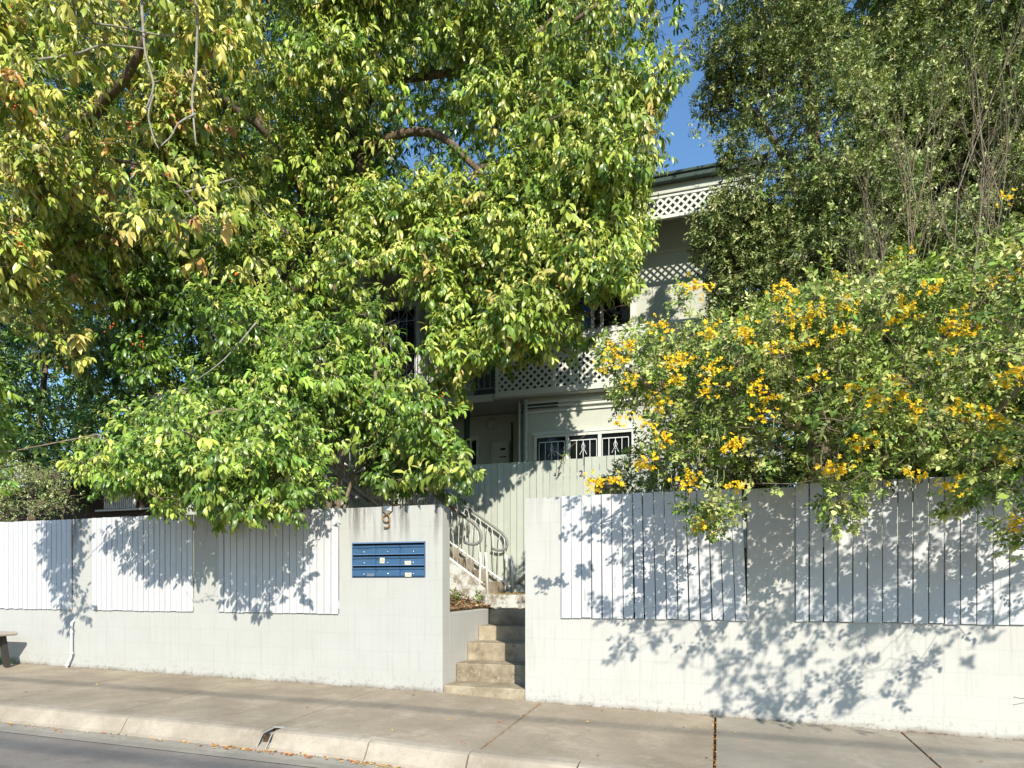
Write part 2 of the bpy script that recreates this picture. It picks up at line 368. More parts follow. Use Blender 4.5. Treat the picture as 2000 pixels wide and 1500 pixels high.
boards(wl, pL[0][0], pL[0][1], .09, WALL_TOP_L-.005); boards(wl, pL[1][0], pL[1][1], .089, WALL_TOP_L); boards(wl, pL[2][0], pL[2][1], .092, WALL_TOP_L+.002, wide=(0,))
wr = thing('block_wall', (1, 0, 0), 'white painted block wall right of the entry steps, with two board panels under the yellow flowers', 'wall')
mb = MB(); mb.prism(wall_outline(XR, 7.5, WALL_TOP_R, pR), 0, .2); mb.build('masonry', M['block_right'], wr)
boards(wr, pR[0][0], pR[0][1], .108, WALL_TOP_R+.004, wide=(7,), lean=.05); boards(wr, pR[1][0], pR[1][1], .118, WALL_TOP_R+.03, notch=(11,))
# a vertical white rail showing through the wide gap, graffiti scratch
mb = MB()
gz = [P(1979, 1362, -.001), P(2012, 1375, -.001)]
for a, b in (((1979, 1361), (1998, 1365)), ((1998, 1365), (2010, 1358)), ((1978, 1377), (1998, 1373)), ((1998, 1373), (2011, 1372))):
    p, q = P(*a, -.0015), P(*b, -.0015); mb.tube([p, q], .0018, 4)
mb.build('scratch_mark', M['ink'], wr)
# kerb drain outlet
t = thing('kerb_drain_outlet', (-3.62, -1.95, g(-3.62)-.1), 'white plastic stormwater outlet through the kerb, choked with orange leaves', 'drain outlet')
x0, x1 = -3.608, -3.512; gg = g(-3.56); prof = [(-1.85, -.045), (-1.99, -.06), (-2.085, -.185)]
mb = MB()
for x in (x0, x1-.006):
    mb.add([(x+dx, y, gg+z-dd) for dx in (0, .006) for dd in (0, .012) for y, z in prof], [(0, 1, 4, 3), (1, 2, 5, 4), (6, 9, 10, 7), (7, 10, 11, 8), (0, 6, 7, 1), (1, 7, 8, 2)])
mb.box(x0, x1+.015, -1.85, -1.835, gg-.05, gg-.041); mb.box(x0, x1, -2.1, -2.088, gg-.185, gg-.178)
mb.build('frame', mat('grimy_plastic', (.42, .42, .40), .6), t); mb = MB(); mb.box(x0+.006, x1-.006, -1.99, -1.98, gg-.185, gg-.07); mb.build('throat', M['soil'], t)
mb = MB(); mb.add([(x0-.004, -1.99, gg-.14), (x1+.004, -1.99, gg-.14), (x1+.004, -2.09, gg-.19), (x0-.004, -2.09, gg-.19)], [(0, 1, 2, 3)]); mb.build('invert', M['kerb'], t)
# ------------------------------------------------------------------ letterboxes, numbers, plaque, pipe
t = thing('letterbox_bank', (sum(wb)/2, .0, wz[0]), 'blue metal bank of nine letterboxes set into the white wall', 'letterboxes')
a, b, z0, z1 = wb[0]+.002, wb[1]-.002, wz[0]+.002, wz[1]-.002; H = (z1-z0-.022)/3; Wd = (b-a)/3
mb = MB(); mb.box(a, b, .10, .19, z0, z1); mb.box(a, a+.008, -.012, .10, z0, z1); mb.box(b-.008, b, -.012, .10, z0, z1); mb.box(a+.008, b-.008, -.016, .10, z1-.014, z1); mb.box(a+.008, b-.008, -.012, .1, z0, z0+.006)
mb.build('cabinet', M['blue'], t, bevel=.0015)
nums = [['BODY CORPORATE', '1', '2'], ['3', '4', '5'], ['6', '7', '8']]
for r in range(3):
    zt = z1-.016-r*H
    mb = MB(); mb.box(a+.009, b-.009, .02, .098, zt-.024, zt-.0); mb.build('slot', M['black'], t)
    for c in range(3):
        xa = a+c*Wd+.004; xb = xa+Wd-.007
        if c == 0: xa += .005
        if c == 2: xb -= .005
        zb = zt-H+.008
        mb = MB(); pf = [(0, 0), (-.012, 0), (-.012, .048), (-.004, .052), (-.004, .074), (-.014, .080), (-.018, .092), (-.018, .1), (-.004, .104), (0, .1)]
        sc = (H-.028)/.104
        n = len(pf); mb.add([(x, y-.0, zb+z*sc) for x in (xa, xb) for y, z in pf], [(j+1, j, j+n, j+1+n) for j in range(n-1)]+[(n-1+n, n-1, 0, n)][0:1]+[tuple(range(n)), tuple(range(2*n-1, n-1, -1))])
        d = mb.build('letterbox_door', M['blue'], t)
        mb = MB(); mb.box(xa, xb, -.0185, -.0065, zb+.086*sc, zb+.101*sc)
        xm = (xa+xb)/2+(.012 if c == 2 else 0)
        mb = MB(); mb.disc((xm, -.012, zb+.026*sc), .0085, .006, 14, r2=.007); mb.build('lock', M['steel'], d, True)
        s_ = nums[r][c]
        if len(s_) > 2: text_mesh('lettering', s_, .0175, (xm, -.005, zb+.063*sc), M['ink_faint'], d, .0006)
        else: text_mesh('lettering', s_, .017, (xa+.022, -.005, zb+.063*sc), M['ink_faint'], d, .0006)
    if r > 0:
        mb = MB(); mb.box(a+.009, b-.009, -.02, .018, zt+.0005, zt+.0075); mb.build('lip', M['blue_lip'], t, bevel=.001)
mb = MB(); mb.box(a+.009, b-.009, -.021, -.0165, z1-.012, z1-.003); mb.build('lip', M['blue_lip'], t)
def sticker(u0, u1, v0, v1, body, sz, tilt=0, label=None):
    x0, x1 = xat(u0, 0), xat(u1, 0); zt, zb = zat(u0, v0, 0), zat(u0, v1, 0); cx, cz = (x0+x1)/2, (zt+zb)/2
    ht = thing('sticker', (cx, -.02, cz), label, 'sticker')
    mb = MB(); pts = [(x0-cx, zb-cz), (x1-cx, zb-cz), (x1-cx, zt-cz), (x0-cx, zt-cz)]
    pts = [(cx+p*cos(tilt)-q*sin(tilt), cz+p*sin(tilt)+q*cos(tilt)) for p, q in pts]; mb.prism(pts, -.0205, -.0195); mb.build('backing', M['sticker'], ht)
    text_mesh('lettering', body, sz, (cx, -.0212, cz), M['ink'], ht, .0004, tilt=-tilt)
u = lambda q: 640+q/7.5; v_ = lambda q: 960+q/7.5
sticker(u(778), u(845), v_(972), v_(1052), 'NO\nJUNK\nMAIL', .020, -.06, 'small square cream no junk mail sticker on the middle letterbox')
sticker(u(1140), u(1232), v_(1018), v_(1072), 'NO\nJUNK MAIL', .0155, 0, 'cream no junk mail sticker on the right letterbox of the middle row')
sticker(u(1146), u(1238), v_(1190), v_(1246), 'NO\nJUNK MAIL', .0155, 0, 'cream no junk mail sticker on the right letterbox of the bottom row')
t = thing('faded_label', P(725, 1123, -.014), 'faded grey label on the lower left letterbox', 'label')
mb = MB(); mb.box(xat(u(585), 0), xat(u(690), 0), -.0135, -.0125, zat(725, v_(1240), 0), zat(725, v_(1202), 0)); mb.build('backing', mat('faded_label', (.16, .2, .24), .7), t)
def numeral9(cx, cz, h):
    pts = []; r = h*.27
    for k in range(26):
        a_ = R(-20)+k/25*R(360); pts.append((cx+r*.92*cos(a_), -.018, cz+h*.5-r*1.02+r*1.02*sin(a_)))
    mb = MB(); mb.tube(pts, .0085, 8)
    tail = [(cx+r*.92, -.018, cz+h*.5-r), (cx+r*.95, -.018, cz+.01), (cx+r*.9, -.018, cz-h*.22)]
    for k in range(12):
        a_ = R(-5)-k/11*R(135); tail.append((cx+r*.9*cos(a_), -.018, cz-h*.27+h*.18*sin(a_)))
    rs = [.0085]*(len(tail)-3)+[.010, .012, .009]; mb.tube(tail, rs, 8)
    return mb
p9 = P(756.5, 1019, 0)
o = numeral9(p9[0], p9[2], .155).build('house_number', M['bronze'], smooth=True); tag(o, 'bronze numeral nine on the white wall above the blue letterboxes', 'number')
pc = P(757.5, 995, 0); pw = .062
t = thing('wall_plaque', (pc[0], 0, pc[2]), 'small faceted hexagonal plaque above the bronze nine', 'plaque')
hx = [(-1, .75), (1, .75), (1.02, -.45), (.35, -1.05), (-.35, -1.05), (-1.02, -.45)]; cx, cz = pc[0], pc[2]
mb = MB(); mb.prism([(cx+x*pw, cz+z*.055) for x, z in hx], -.012, -.0005); mb.build('rim', M['iron'], t)
ctr = (cx-.005, -.03, cz-.008); cols = [(.12, .17, .2), (.5, .5, .46), (.22, .2, .17), (.4, .38, .33), (.28, .27, .24), (.16, .17, .18)]
for i in range(6):
    p, q = hx[i], hx[(i+1) % 6]; mb = MB(); mb.add([(cx+p[0]*pw*.86, -.013, cz+p[1]*.047), (cx+q[0]*pw*.86, -.013, cz+q[1]*.047), ctr], [(0, 2, 1)]); mb.build('facet', mat('facet', cols[i], .4), t)
# drain pipe on the wall at the left
px_ = xat(145, 0); t = thing('drain_pipe', (px_, -.03, g(px_)), 'short white plastic drain pipe on the wall beside the bench', 'pipe')
x0 = px_; mb = MB(); zt = zat(146, 1212, 0)
mb.tube([(x0+.012, .02, zt+.004), (x0+.012, -.02, zt), (x0+.012, -.045, zt-.03), (x0+.012, -.05, zt-.06), (x0+.012, -.05, .26), (x0+.005, -.052, .21), (x0-.05, -.06, .12), (x0-.055, -.06, .10), (x0-.055, -.06, g(x0)-.01)], .0155, 10)
mb.build('tube', M['pipe'], t, True)
mb = MB(); 
for a_, b_, r_ in (((x0+.012, -.05, .275), (x0+.012, -.05, .24), .024), ((x0-.055, -.06, .115), (x0-.055, -.06, .085), .024), ((x0+.012, -.05, .55), (x0+.012, -.05, .53), .022)):
    mb = MB(); mb.tube([a_, b_], r_, 10); mb.build('collar', M['pipe'], t, True)
# bench at the left edge
bx = xat(24, -.55)-.36
t = thing('bench', (bx-.7, -.45, g(bx)), 'grey slab bench with dark leg at the left end of the pavement', 'bench'); zb = zat(20, 1239, -.6)
mb = MB(); mb.box(bx-1.6, bx+.0, -.72, -.22, zb-.05, zb); mb.build('seat', M['bench'], t, bevel=.02)
for x in (bx-.1, bx-1.5):
    mb = MB(); gz_ = g(x); mb.prism([(x-.10, zb-.055), (x-.04, zb-.055), (x+.045, gz_), (x-.01, gz_)], -.66, -.60); mb.prism([(x-.10, zb-.055), (x-.04, zb-.055), (x+.045, gz_), (x-.01, gz_)], -.34, -.28); mb.box(x-.1, x-.04, -.6, -.34, zb-.1, zb-.055); mb.build('leg', M['bench_leg'], t)
# service covers
def cover_round(u, v):
    p = gp(u, v); zz = g(p[0])+.025*p[1]
    t = thing('manhole_cover', (p[0], p[1], zz), 'round iron cover in the pavement at the bottom right', 'manhole cover')
    mb = MB(); mb.disc((p[0], p[1], zz-.01), .15, .014, 28, 'z'); mb.build('ring', M['iron'], t); mb = MB(); mb.disc((p[0], p[1], zz), .12, .008, 28, 'z'); mb.build('lid', M['gutter'], t)
cover_round(1716, 1516)
p = gp(1812, 1480); q = gp(1990, 1494); zz = g(p[0])+.025*p[1]
t = thing('access_cover', (p[0]+.3, p[1]-.15, zz), 'rectangular service cover with cast lettering in the pavement, lower right corner', 'access cover')
x0, x1, y1, y0 = p[0], p[0]+.62, p[1], p[1]-.36
def gq(x, y, dz): return (x, y, g(x)+.025*y+dz)
def plate(mb, x0, x1, y0, y1, dz, th=.004): mb.add([gq(x0, y0, dz), gq(x1, y0, dz), gq(x1, y1, dz), gq(x0, y1, dz), gq(x0, y0, dz-th), gq(x1, y0, dz-th), gq(x1, y1, dz-th), gq(x0, y1, dz-th)], [(0, 1, 2, 3), (0, 4, 5, 1), (1, 5, 6, 2), (2, 6, 7, 3), (3, 7, 4, 0)])
mb = MB(); plate(mb, x0, x1, y0, y1, .004); mb.build('frame', M['iron'], t); mb = MB(); plate(mb, x0+.02, x1-.02, y0+.02, y1-.02, .008); mb.build('lid', M['gutter'], t)
lt = MB()
for i in range(5):
    xx = x0+.07+i*.1
    for s_ in ([(0, 0), (.0, .06), (.05, .06)], [(.02, 0), (.05, .03), (.02, .05)]):
        lt.tube([gq(xx+c_, y1-.11+d_, .009) for c_, d_ in s_], .003, 4)
lt.build('raised_pattern', M['iron'], t)
p = gp(78, 1304); t = thing('valve_cover', (p[0], p[1], g(p[0])), 'thin dark cover in the pavement near the bench', 'cover')
mb = MB(); plate(mb, p[0]-.35, p[0]+.25, p[1]-.09, p[1]+.03, .004); mb.build('lid', M['iron'], t)
# ------------------------------------------------------------------ entry steps, planter wall, landing
t = thing('entry_steps', (-2.4, .8, 0), 'stained concrete steps climbing through the gap in the white wall', 'steps')
ts = [0.0, .37, .73, 1.10, 1.5]; tops = [.078, .28, .485, .66, .85]
x1s = XR-.004
for i in range(5):
    mb = MB(); yb = ts[i+1] if i < 4 else 2.1; zb0 = -.3
    y0 = ts[i]+(.012 if i == 0 else 0)
    mb.box(XL+.003, x1s if ts[i] < .2 else -1.5, y0, yb+.0, zb0, tops[i]-.0)
    if i: pass
    mb.build('step', M['step'], t, bevel=.012)
t = thing('planter_wall', (XL, .8, 0), 'low white block wall beside the entry steps holding a leafy bed', 'low wall')
mb = MB(); mb.box(XL-.12, XL, .2, 1.52, -.3, .857); mb.box(XL-1.4, XL-.12, 1.42, 1.52, .5, .85); mb.build('masonry', M['block_left'], t, bevel=.006)
t = thing('stair_landing', (-2.4, 2.6, .8), 'concrete landing with flaking white riser at the top of the entry steps', 'landing')
mb = MB(); mb.box(-3.24, -1.3, 2.1, 3.26, .7, 1.035); mb.build('slab', M['white_step'], t, bevel=.015)
mb = MB(); mb.box(-3.238, -1.3, 2.13, 3.255, 1.036, 1.042); mb.build('tread', M['step'], t)
mb = MB(); mb.box(-3.0, -2.35, 2.11, 2.19, 1.0425, 1.046); mb.build('nosing_paint', mat('yellow_nosing', (.5, .36, .06), .8), t)
t = thing('upper_stair', (-5.5, 2.65, 1.04), 'concrete staircase climbing left behind the wall towards the balcony', 'stairs')
RUN, RISE, NS = .255, .18, 19
for i in range(NS):
    xa = -3.21-i*RUN; mb = MB(); zt = 1.04+(i+1)*RISE
    mb.box(xa-RUN-.0, xa, 2.17, 3.22, max(.7, zt-.5), zt); mb.build('step', M['step'], t, bevel=.01)
mb = MB(); mb.prism([(-3.12, .9), (-3.12, 1.10), (-3.30, 1.26), (-3.24-NS*RUN, 1.07+NS*RISE), (-3.24-NS*RUN, .6+NS*RISE), (-4.2, 1.0)], 2.10, 2.165); mb.build('stringer', M['white_step'], t)
mb = MB(); zt = 1.04+NS*RISE; mb.box(-3.21-NS*RUN-1.3, -3.21-NS*RUN, 2.17, 4.5, zt-.15, zt); mb.build('top_landing', M['white_step'], t)
def sz(x): return 1.04+max(0, (-3.21-x))*RISE/RUN
def rail(y, xe, label, far, up):
    t = thing('handrail', (xe, y, 1.04), label, 'handrail', 'handrails of the upper stair')
    hh, bb = .93, .17; xs = list(np.linspace(-3.21-NS*RUN, xe-.28, 16)); sl_ = RISE/RUN
    top = [(x, y, 1.04+(-3.21-x)*sl_+hh) for x in xs]; x2 = xe-.28; zt = top[-1][2]
    crv = []
    for k in range(1, 10):
        a_ = k/9*pi*.93; rr = .13
        nx, nz = sin(math.atan(sl_)), cos(math.atan(sl_)); dx, dz = cos(math.atan(sl_)), -sin(math.atan(sl_))
        cxx, czz = x2-nx*rr*1.15+.0, zt-nz*rr*1.15
        crv.append((x2+dx*(rr*1.9)*sin(a_)-nx*rr*1.15*(1-cos(a_)), y, zt+dz*(rr*1.9)*sin(a_)-nz*rr*1.15*(1-cos(a_))))
    mb = MB(); mb.tube(top+crv, .021, 10); mb.build('top_rail', M['rail_grey'] if far else M['rail_rust'], t, True)
    if not far:
        mb = MB(); mb.tube([tuple(Vector(q)+Vector((0, 0, 0))) for q in ([top[-1]]+crv)], .0225, 10); mb.build('rail_sleeve', M['rail_grey'], t, True)
    xb = xe-.1; mb = MB(); bx_ = list(np.linspace(-3.21-NS*RUN, xb, 10)); mb.tube([(x, y, 1.04+(-3.21-x)*sl_+bb) for x in bx_], .019, 8); mb.build('bottom_rail', M['rusty'], t, True)
    for dx in (0, .085):
        mb = MB(); x = xb-.06+dx; zz = 1.04+(-3.21-x)*sl_; zz = zz if zz > 1.04 else 1.04
        base = .80 if not far else 1.04
        mb.tube([(x+(.02 if dx else -.03), y, base if (not far and not dx) else 1.04), (x, y, zz+bb+.32), (x-.01, y, zz+bb+.42)], .017, 8); mb.build('post', M['white'], t, True)
    # hairpin bars: a continuous rod weaving between the rails
    x = xb-.14; k = 0
    while x > -3.21-NS*RUN+.2:
        f = lambda xx, h: (xx, y+.0, 1.04+(-3.21-xx)*sl_+h)
        w = .045; pts = [f(x+w*1.6, bb-.0), f(x+w, hh-.12), f(x+w*.6, hh-.05), f(x, hh-.03), f(x-w*.6, hh-.05), f(x-w, hh-.12), f(x-w*1.6, bb)]
        mb = MB(); mb.tube(pts, .0065, 6); mb.build('hairpin_bar', M['rusty'] if k % 3 == 1 else M['white'], t, True); x -= .20; k += 1
    return t
rail(2.14, -3.05, 'nearer stair handrail with rusty white hairpin bars and grey curled end', False, 1)
rail(3.19, -3.0, 'farther stair handrail with hairpin bars, against the pale green board fence', True, 1)
mb = MB(); c0 = P(1009, 1139, 1.3); c1 = P(1034, 1118, .9)
mb.tube([c0, c1], .026, 12); mb.tube([tuple(np.array(c0)+(.02, .0, .004)), tuple(np.array(c1)+(.0, .1, -.22)), tuple(np.array(c1)+(.0, .1, -.5))], .016, 8); tag(mb.build('grab_rail', M['rail_grey'], smooth=True), 'short grey grab rail poking out beside the right wall above the entry steps', 'rail')
# ------------------------------------------------------------------ pale green fence with the number 2
ft = thing('board_fence', (-4, 3.3, 1.0), 'pale green board fence with a black number two behind the stairs', 'fence')
FT = zat(1050, 901, 3.3)
boards(ft, -9.9, -1.95, .107, FT, 3.28, .02, green=True, lo=.9)
gt = boards(ft, -1.94, .9, .112, FT+.02, 3.28, .02, green=True, lo=.9)
p2 = P(1135, 925, 3.27); o = text_mesh('fence_number', '2', .13, (p2[0], 3.272, p2[2]), M['ink'], None, .003); tag(o, 'black number two on the pale green fence', 'number')
boards(ft, .91, 9.0, .112, 2.5, 3.28, .02, green=True, lo=.9)
q = P(1186, 952, 1.9); t = thing('brick_pier', (q[0], 2.0, 1.2), 'old brick pier half hidden by yellow flowers behind the fence panel', 'pier')
mb = MB(); mb.box(q[0]-.16, q[0]+.16, 1.9, 2.2, .9, zat(1186, 938, 1.9)); mb.build('brickwork', M['brick'], t, bevel=.005)
# ------------------------------------------------------------------ the house
HT = thing('apartment_house', (-3.5, 8, 1.7), 'two storey cream and sage house with white lattice balconies behind the trees', 'house')
def hb(name, m, *boxes, par=HT, bevel=0):
    mb = MB()
    for b_ in boxes: mb.box(*b_)
    return mb.build(name, M[m], par, bevel=bevel)
FZ = zat(966, 768, 4.5); VZ = zat(1276, 427, 4.5)     # balcony edge, valance edge
xwr = xat(1392, 5.4); xlow = xat(1022, 4.65); xl0 = xat(590, 6); GX = .75
hb('upper_wall', 'house', (-4.6, xwr, 5.4, 5.6, FZ, VZ+.6), (xwr-.001-.2, xwr, 5.6, 12, 1.5, VZ+.6))
hb('lower_wall', 'house', (xlow, xat(1480, 4.65), 4.65, 4.85, 1.4, FZ-.12), (xlow, xlow+.15, 4.85, 5.5, 1.4, FZ-.12))
hb('recessed_wall', 'house', (-10.6, xlow+.15, 5.5, 5.7, 1.4, FZ-.12))
hb('left_wall', 'house', (-10.8, -4.6, 6.0, 6.2, FZ, VZ+.7), (-4.8, -4.602, 5.4, 6.0, FZ, VZ+.6))
hb('side_wall', 'house', (-10.8, -10.6, 6.2, 12, 1.4, VZ+.6))
hb('balcony_floor', 'soffit', (-10.6, xat(1480, 4.5), 4.46, 6.1, FZ-.12, FZ-.02))
hb('floor_trim', 'house_light', (xat(968, 4.45), xat(1480, 4.45), 4.43, 4.46, FZ-.10, FZ+.0))
hb('floor_edge', 'soffit', (-10.6, xat(962, 4.45), 4.43, 4.46, FZ-.16, FZ-.03))
# mouldings and service pipes above the lower windows
for i, (va, vb, yy) in enumerate(((777, 783, 4.62), (787, 791, 4.60), (796, 800, 4.62))):
    hb('moulding', 'house_light', (xlow+.05, xat(1480, 4.65), yy, 4.65, zat(1140, vb, 4.65), zat(1140, va, 4.65)))
mb = MB()
for k, (vv, r_) in enumerate(((800, .018), (806, .014))): mb.tube([(xat(800, 5.45), 5.45, zat(1000, vv, 5.45)), (xlow+.0, 5.45, zat(1000, vv, 5.45)), (xlow+.02, 4.6, zat(1000, vv, 4.6)+.05), (xat(1090, 4.6), 4.6, zat(1000, vv, 4.6)+.05)], r_, 6)
mb.build('service_pipe', M['dark_green'], HT)
mb = MB(); xx = xat(1027, 4.6); mb.tube([(xx, 4.6, FZ-.14), (xx, 4.6, 1.5)], .035, 10); mb.tube([(xx-.12, 4.6, FZ-.14), (xx-.12, 4.6, 1.5)], .02, 8); mb.build('downpipe', M['house'], HT, True)
mb = MB(); xx = xat(1000, 5.46); mb.tube([(xx, 5.46, FZ-.3), (xx, 5.46, 2)], .02, 8); mb.build('conduit', M['dark_green'], HT)
# roof edge
hb('gutter', 'dark_green', (-10.9, GX, 4.30, 4.42, VZ+.47, VZ+.58), (-10.9, GX, 4.27, 4.302, VZ+.55, VZ+.60), bevel=.012)
hb('fascia', 'house', (-10.8, GX-.05, 4.42, 4.47, VZ+.34, VZ+.57), bevel=.003)
hb('valance_rail', 'house_light', (-10.7, GX-.1, 4.445, 4.50, VZ+.29, VZ+.338), (-10.7, GX-.1, 4.445, 4.50, VZ-.055, VZ-.001))
mb = MB(); mb.add([(-11, 4.3, VZ+.6), (GX, 4.3, VZ+.6), (GX, 12, VZ+2.0), (-11, 12, VZ+2.0), (-11, 4.3, VZ+.57), (GX, 4.3, VZ+.57), (GX, 12, VZ+1.97), (-11, 12, VZ+1.97)], [(0, 1, 2, 3), (7, 6, 5, 4), (0, 4, 5, 1), (1, 5, 6, 2), (3, 7, 4, 0)])
mb.build('roof', M['roof'], HT)
hb('verandah_ceiling', 'soffit', (-10.7, GX-.1, 4.5, 6.0, VZ+.40, VZ+.43))
hb('corner_post', 'house_light', (xat(1446, 4.47), xat(1446, 4.47)+.09, 4.46, 4.55, VZ-.25, VZ+.3))
def lattice(name, m, x0, x1, z0, z1, y, sp=.075, w=.030):
    mb = MB(); s2 = sp*math.sqrt(2)
    for sgn, yo in ((1, 0), (-1, .008)):
        c = (x0-sgn*z1 if sgn > 0 else x0+z0)-s2; lim = (x1-sgn*z0 if sgn > 0 else x1+z1)+s2
        while c < lim:                               # x = c + sgn*z
            pts = []
            lo, hi = z0, z1
            if sgn > 0: lo, hi = max(z0, x0-c), min(z1, x1-c)
            else: lo, hi = max(z0, c-x1), min(z1, c-x0)
            if hi-lo > .01:
                h = w/math.sqrt(2); a_, b_ = (c+sgn*lo, lo), (c+sgn*hi, hi)
                mb.prism([(a_[0]-h, a_[1]), (a_[0]+h, a_[1]), (b_[0]+h, b_[1]), (b_[0]-h, b_[1])], y+yo, y+yo+.0075)
            c += s2
    return mb.build(name, M[m], HT)
lattice('valance_lattice', 'house_light', -10.7, GX-.12, VZ, VZ+.288, 4.455, .095, .036)
BT = FZ+.86
xb0, xb1 = xat(968, 4.46), xat(1480, 4.46)
lattice('balcony_lattice', 'house_light', xb0, xb1, FZ+.012, BT-.01, 4.465, .095, .040)
hb('balcony_rail', 'house_light', (xb0, xb1, 4.45, 4.51, BT-.008, BT+.05), (xb0, xb0+.05, 4.445, 4.5, FZ, BT-.01), (xb0+1.05, xb0+1.1, 4.445, 4.5, FZ, BT-.01))
# left balcony: upright bars
hb('bar_rail', 'rail_grey', (-10.6, xb0-.02, 4.46, 4.49, FZ+.86, FZ+.89), (-10.6, xb0-.02, 4.465, 4.485, FZ+.08, FZ+.10))
mb = MB(); x = -10.5
while x < xb0-.05: mb.box(x, x+.014, 4.467, 4.481, FZ+.10, FZ+.86); x += .11
mb.build('balcony_bars', M['rail_grey'], HT)
mb = MB(); xx = xat(912, 4.6); mb.tube([(xx, 4.6, 1.5), (xx, 4.6, FZ-.12)], .055, 12); mb.build('verandah_post', M['dark_green'], HT, True)
for uu in (700,):
    xx = xat(uu, 4.48); hb('verandah_post', 'house_light', (xx, xx+.09, 4.46, 4.55, FZ, VZ-.05))
xx = xat(1236, 4.48)
# windows
def window(u0, u1, v0, v1, t_, splits, bars=None, um=None, curtain=None, fr=.05, style=0):
    um = um or (u0+u1)/2; x0, x1 = xat(u0, t_), xat(u1, t_); zt, zb = zat(um, v0, t_), zat(um, v1, t_)
    mb = MB(); y0, y1 = t_-.045, t_-.001
    mb.box(x0, x1, y0, y1, zt-fr, zt); mb.box(x0, x1, y0, y1, zb, zb+fr); mb.box(x0, x0+fr, y0, y1, zb+fr, zt-fr); mb.box(x1-fr, x1, y0, y1, zb+fr, zt-fr)
    sx = [xat(s_, t_) for s_ in splits]
    for s_ in sx: mb.box(s_-fr*.6, s_+fr*.6, y0+.003, y1, zb+fr, zt-fr)
    mb.box(x0-.04, x1+.04, y0-.03, y1, zb-.04, zb-.001); mb.box(x0-.03, x1+.03, y0-.012, y1, zt+.001, zt+.05)
    o = mb.build('window', M['house_light'], HT)
    mb = MB(); mb.box(x0+fr*.5, x1-fr*.5, t_-.016, t_-.004, zb+fr*.5, zt-fr*.5); mb.build('pane', M['glass'], o)
    if curtain:
        mb = MB(); ca, cb = xat(curtain[0], t_), xat(curtain[1], t_); mb.prism([(ca, zb+fr), (cb, zb+fr), (cb, zb+.62), (ca+.05, zb+fr+.15)], t_-.022, t_-.018); mb.build('blind', M['curtain'], o)
    if bars:
        mb = MB(); edges = [x0+fr]+sx+[x1-fr]; zt2 = zt-fr-.08
        for a_, b_ in zip(edges, edges[1:]):
            a2, b2 = a_+.05, b_-.05; n = max(3, int((b2-a2)/.11))
            mb.box(a2, b2, t_-.06, t_-.045, zt2-.014, zt2)
            for i in range(n+1):
                xx = a2+(b2-a2)*i/n; mb.box(xx-.005, xx+.005, t_-.058, t_-.048, zb+fr, zt2-.014)
            cxx = (a2+b2)/2
            for s_ in (-1, 1): mb.tube([(cxx, t_-.053, zt2-.05), (cxx+s_*.03, t_-.053, zt2-.12), (cxx+s_*.015, t_-.053, zt2-.17), (cxx+s_*.06, t_-.053, zt2-.26)], .005, 5)
        mb.build('security_bars', M['white'], o)
    return o
window(1044, 1240, 845, 925, 4.65, [1109, 1172], True, um=1140)
window(1108, 1237, 545, 645, 5.4, [1158, 1176], None, um=1180, curtain=(1118, 1154))
hb('balcony_shade_panel', 'dark_green', (-4.55, xwr-.06, 5.37, 5.392, FZ, FZ+.82))  # dark colour stands in for the balcony's shade seen through the lattice holes
hb('sill_band', 'house_light', (xat(1100, 5.4), xat(1240, 5.4), 5.34, 5.399, zat(1180, 676, 5.4), zat(1180, 660, 5.4)))
hb('cover_strip', 'house_light', (xat(1237, 5.4), xat(1237, 5.4)+.04, 5.375, 5.399, FZ, VZ+.3), (xat(1275, 5.4), xat(1275, 5.4)+.012, 5.39, 5.399, FZ, VZ+.2), (xwr-.05, xwr+.01, 5.37, 5.399, FZ, VZ+.2))
hb('wall_batten', 'house_light', (-4.6, xwr, 5.38, 5.399, zat(1260, 512, 5.4)+.12, zat(1260, 512, 5.4)+.15))
window(617, 648, 640, 716, 6.0, [], True, um=632)
# grille door on the left balcony
x0, x1 = xat(742, 6), xat(822, 6); zt, zb = zat(780, 590, 6), FZ
mb = MB(); mb.box(x0, x1, 5.93, 5.999, zt-.16, zt); mb.box(x0, x0+.07, 5.93, 5.999, zb, zt-.16); mb.box(x1-.08, x1, 5.93, 5.999, zb, zt-.16)
d = mb.build('door', M['white'], HT); mb = MB(); mb.box(x0+.07, x1-.08, 5.985, 5.997, zb, zt-.16); mb.build('pane', M['glass'], d)
mb = MB(); a_, b_ = x0+.1, x1-.11; yy = 5.95; zz = zt-.2
for k in range(5): xx = a_+(b_-a_)*k/4; mb.box(xx-.006, xx+.006, yy-.006, yy+.006, zb+.1, zz)
for z_ in (zb+.1, zb+.75, zb+.95, zz-.25, zz): mb.box(a_, b_, yy-.007, yy+.005, z_-.006, z_+.006)
for k in range(2):
    c_ = a_+(b_-a_)*(.25+.5*k); h_ = (b_-a_)*.25
    for za, zb_ in ((zz, zz-.25), (zb+.95, zb+1.2), (zb+.95, zb+.75)):
        for s_ in (-1, 1): mb.tube([(c_, yy, za), (c_+s_*h_, yy, zb_)], .006, 5)
mb.build('grille', M['white'], d)
def wall_lamp(u_, v_, t_, r):
    p = P(u_, v_, t_); mb = MB(); mb.disc((p[0], t_-.001, p[2]), r, .05, 24, r2=r*.85); o = mb.build('wall_lamp', M['white'], HT, True)
    mb = MB(); 
    for k, (a_, y_) in enumerate(((.85, .052), (.7, .075), (.4, .092), (.1, .098))): mb.disc((p[0], t_-.05, p[2]), r*a_, y_-.05, 20)
    mb.build('globe', M['house_light'], o, True)
wall_lamp(960, 828, 5.5, .115); wall_lamp(728, 562, 6.0, .12)
